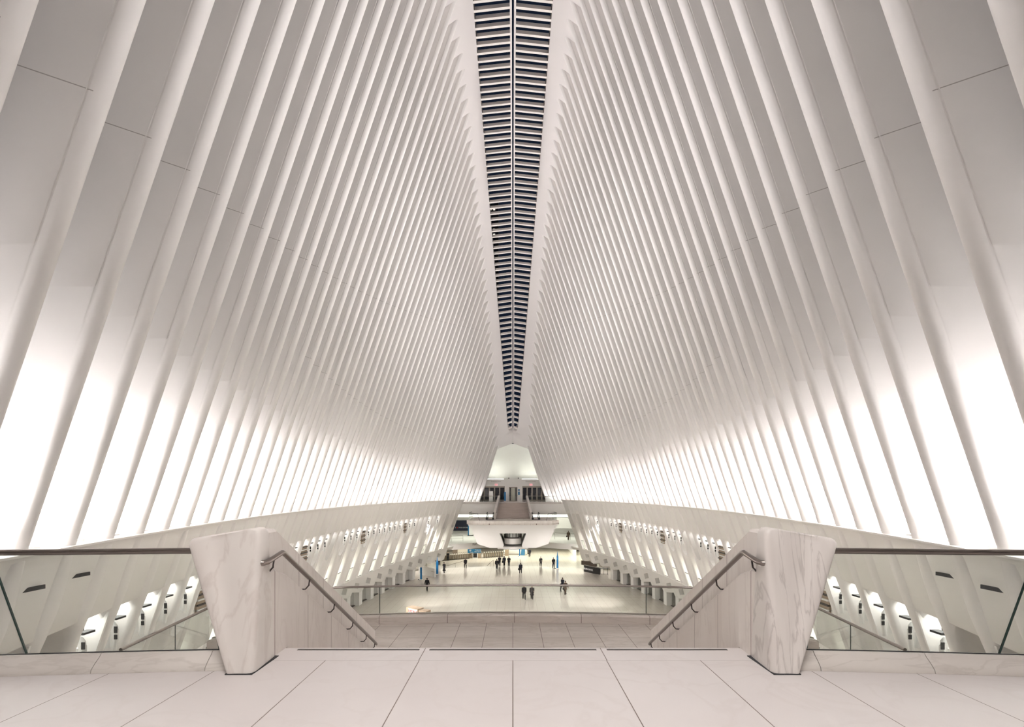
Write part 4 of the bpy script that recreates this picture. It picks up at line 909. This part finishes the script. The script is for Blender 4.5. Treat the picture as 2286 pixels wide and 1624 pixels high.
# wood crate with sign
x0, y0, z_ = -10.0, 45.3, FLOOR
t = thing('market_stall', 'pale wooden crate stall with white and red lettering at the lower left of the concourse', 'stall', (x0, y0, z_), rz=-0.62)
box('body', 0, 1.55, 0, 0.75, 0.0, 2.18, 'wood_crate', t); box('sign_board', 0.32, 1.5, -0.03, 0.0, 1.1, 2.1, 'white_plastic', t); text_obj('lettering', 'EATALY', 0.34, 'red', (0.92, -0.04, 1.87), (pi / 2, 0, 0), t, 0.005)
text_obj('lettering', 'EATALY', 0.24, 'red', (0.92, -0.04, 1.5), (pi / 2, 0, 0), t, 0.005)
t2 = thing('wooden_crate', 'second darker wooden crate right of the lettered stall', 'crate', (-8.62, 44.2, z_), rz=-0.5); box('body', 0, 0.85, 0, 0.7, 0, 2.12, 'wood_crate', t2); box('dark_board', 0.12, 0.85, -0.02, 0, 0, 1.9, 'tan_panel', t2)
# corridor portal on the right of the far concourse
t = thing('corridor_portal', 'beige corridor opening with curved ribs on the right of the far concourse', 'portal', (13.5, 103, FLOOR - 0.45))
box('side_wall', -0.6, 0.0, 0, 12, 0, 3.4, 'white_plastic', t); box('inner_wall', 1.2, 8.0, 4, 4.3, 0, 3.4, 'shop_wall', t)
for k in range(3):
    b = MB(); b.tube([(0.1 + k * 0.45, 0.5 + k, 3.3), (0.7 + k * 0.45, 0.5 + k, 2.5), (0.9 + k * 0.45, 0.5 + k, 1.4), (0.6 + k * 0.4, 0.5 + k, 0)], 0.12, 8); b.build('curved_rib', 'shop_wall', t, True)
t = thing('screen', 'small glowing pale blue screen near the right wall', 'screen', gp(1313, 1254)); box('panel', -0.45, 0.45, 0, 0.08, 0.2, 1.4, 'screen_glow', t); box('stand', -0.3, 0.3, -0.1, 0.2, 0, 0.2, 'black', t)
# back counter and orange stall behind the turnstiles
t = thing('news_stand', 'brown newsstand behind the turnstiles on the left', 'stand', (-11.6, 104, FLOOR - 0.45)); box('body', -1.3, 2.4, 0, 1.2, 0, 2.5, 'shop_wall', t); box('dark_end', -1.4, -0.3, -0.1, 0.3, 0, 2.45, 'shop_dark', t); box('red_panel', 2.0, 2.4, -0.03, 0, 1.0, 1.9, 'red', t)
t = thing('information_counter', 'curved white counter at the right end of the turnstiles', 'counter', (1.0, 103, FLOOR - 0.45)); b = MB(); b.rings([[(-3 + 5.0 * k / 8, 1.2 - 0.5 * sin(k / 8 * pi / 2) * (1 if k else 0) , 0), (-3 + 5.0 * k / 8, 0.9 - 0.5 * sin(k / 8 * pi / 2), 1.0), (-3 + 5.0 * k / 8, 1.6, 1.0), (-3 + 5.0 * k / 8, 1.6, 0)] for k in range(9)]); b.build('body', 'white_plastic', t)
box('base', -3, 2, 0.45, 1.5, 0, 0.12, 'grey_metal', t)
# simple shop displays
rnd = random.Random(3)
for s, side in SIDES:
    for m in (12, 14, 16, 18, 20, 22, 24, 26):
        y = YM(m) + 1.1; x = s * (XN(y, FLOOR) + 2.6)
        t = thing('shop_display', f'shop display rack behind the {side} wall, seen through the pane {ordinal((m - 4) // 2)} from its far end', 'display rack', (x, y, FLOOR))
        box('back_panel', *sorted((s * 0.5, s * 0.55)), -0.9, 0.9, 0, rnd.uniform(1.3, 2.1), ('shop_dark', 'white_plastic', 'tan_panel')[m // 2 % 3], t)
        for k in range(3): box('shelf', *sorted((0, s * 0.5)), -0.8, 0.8, 0.3 + k * 0.5, 0.34 + k * 0.5, 'grey_metal', t)

# ---------------------------------------------------------------- city seen through the skylight
t = thing('office_tower', 'dark tower with lit windows seen through the skylight slats', 'building', (-18, 330, 90))
box('facade', -34, 8, 0, 20, 0, 110, 'dark_gap', t)
b = MB()
for iz in range(30):
    for ix in range(16):
        if rnd.random() < 0.35: b.box(-33 + ix * 2.5, -31.6 + ix * 2.5, -0.2, 0, 4 + iz * 3.4, 4.9 + iz * 3.4)
b.build('windows', 'window_glow', t)
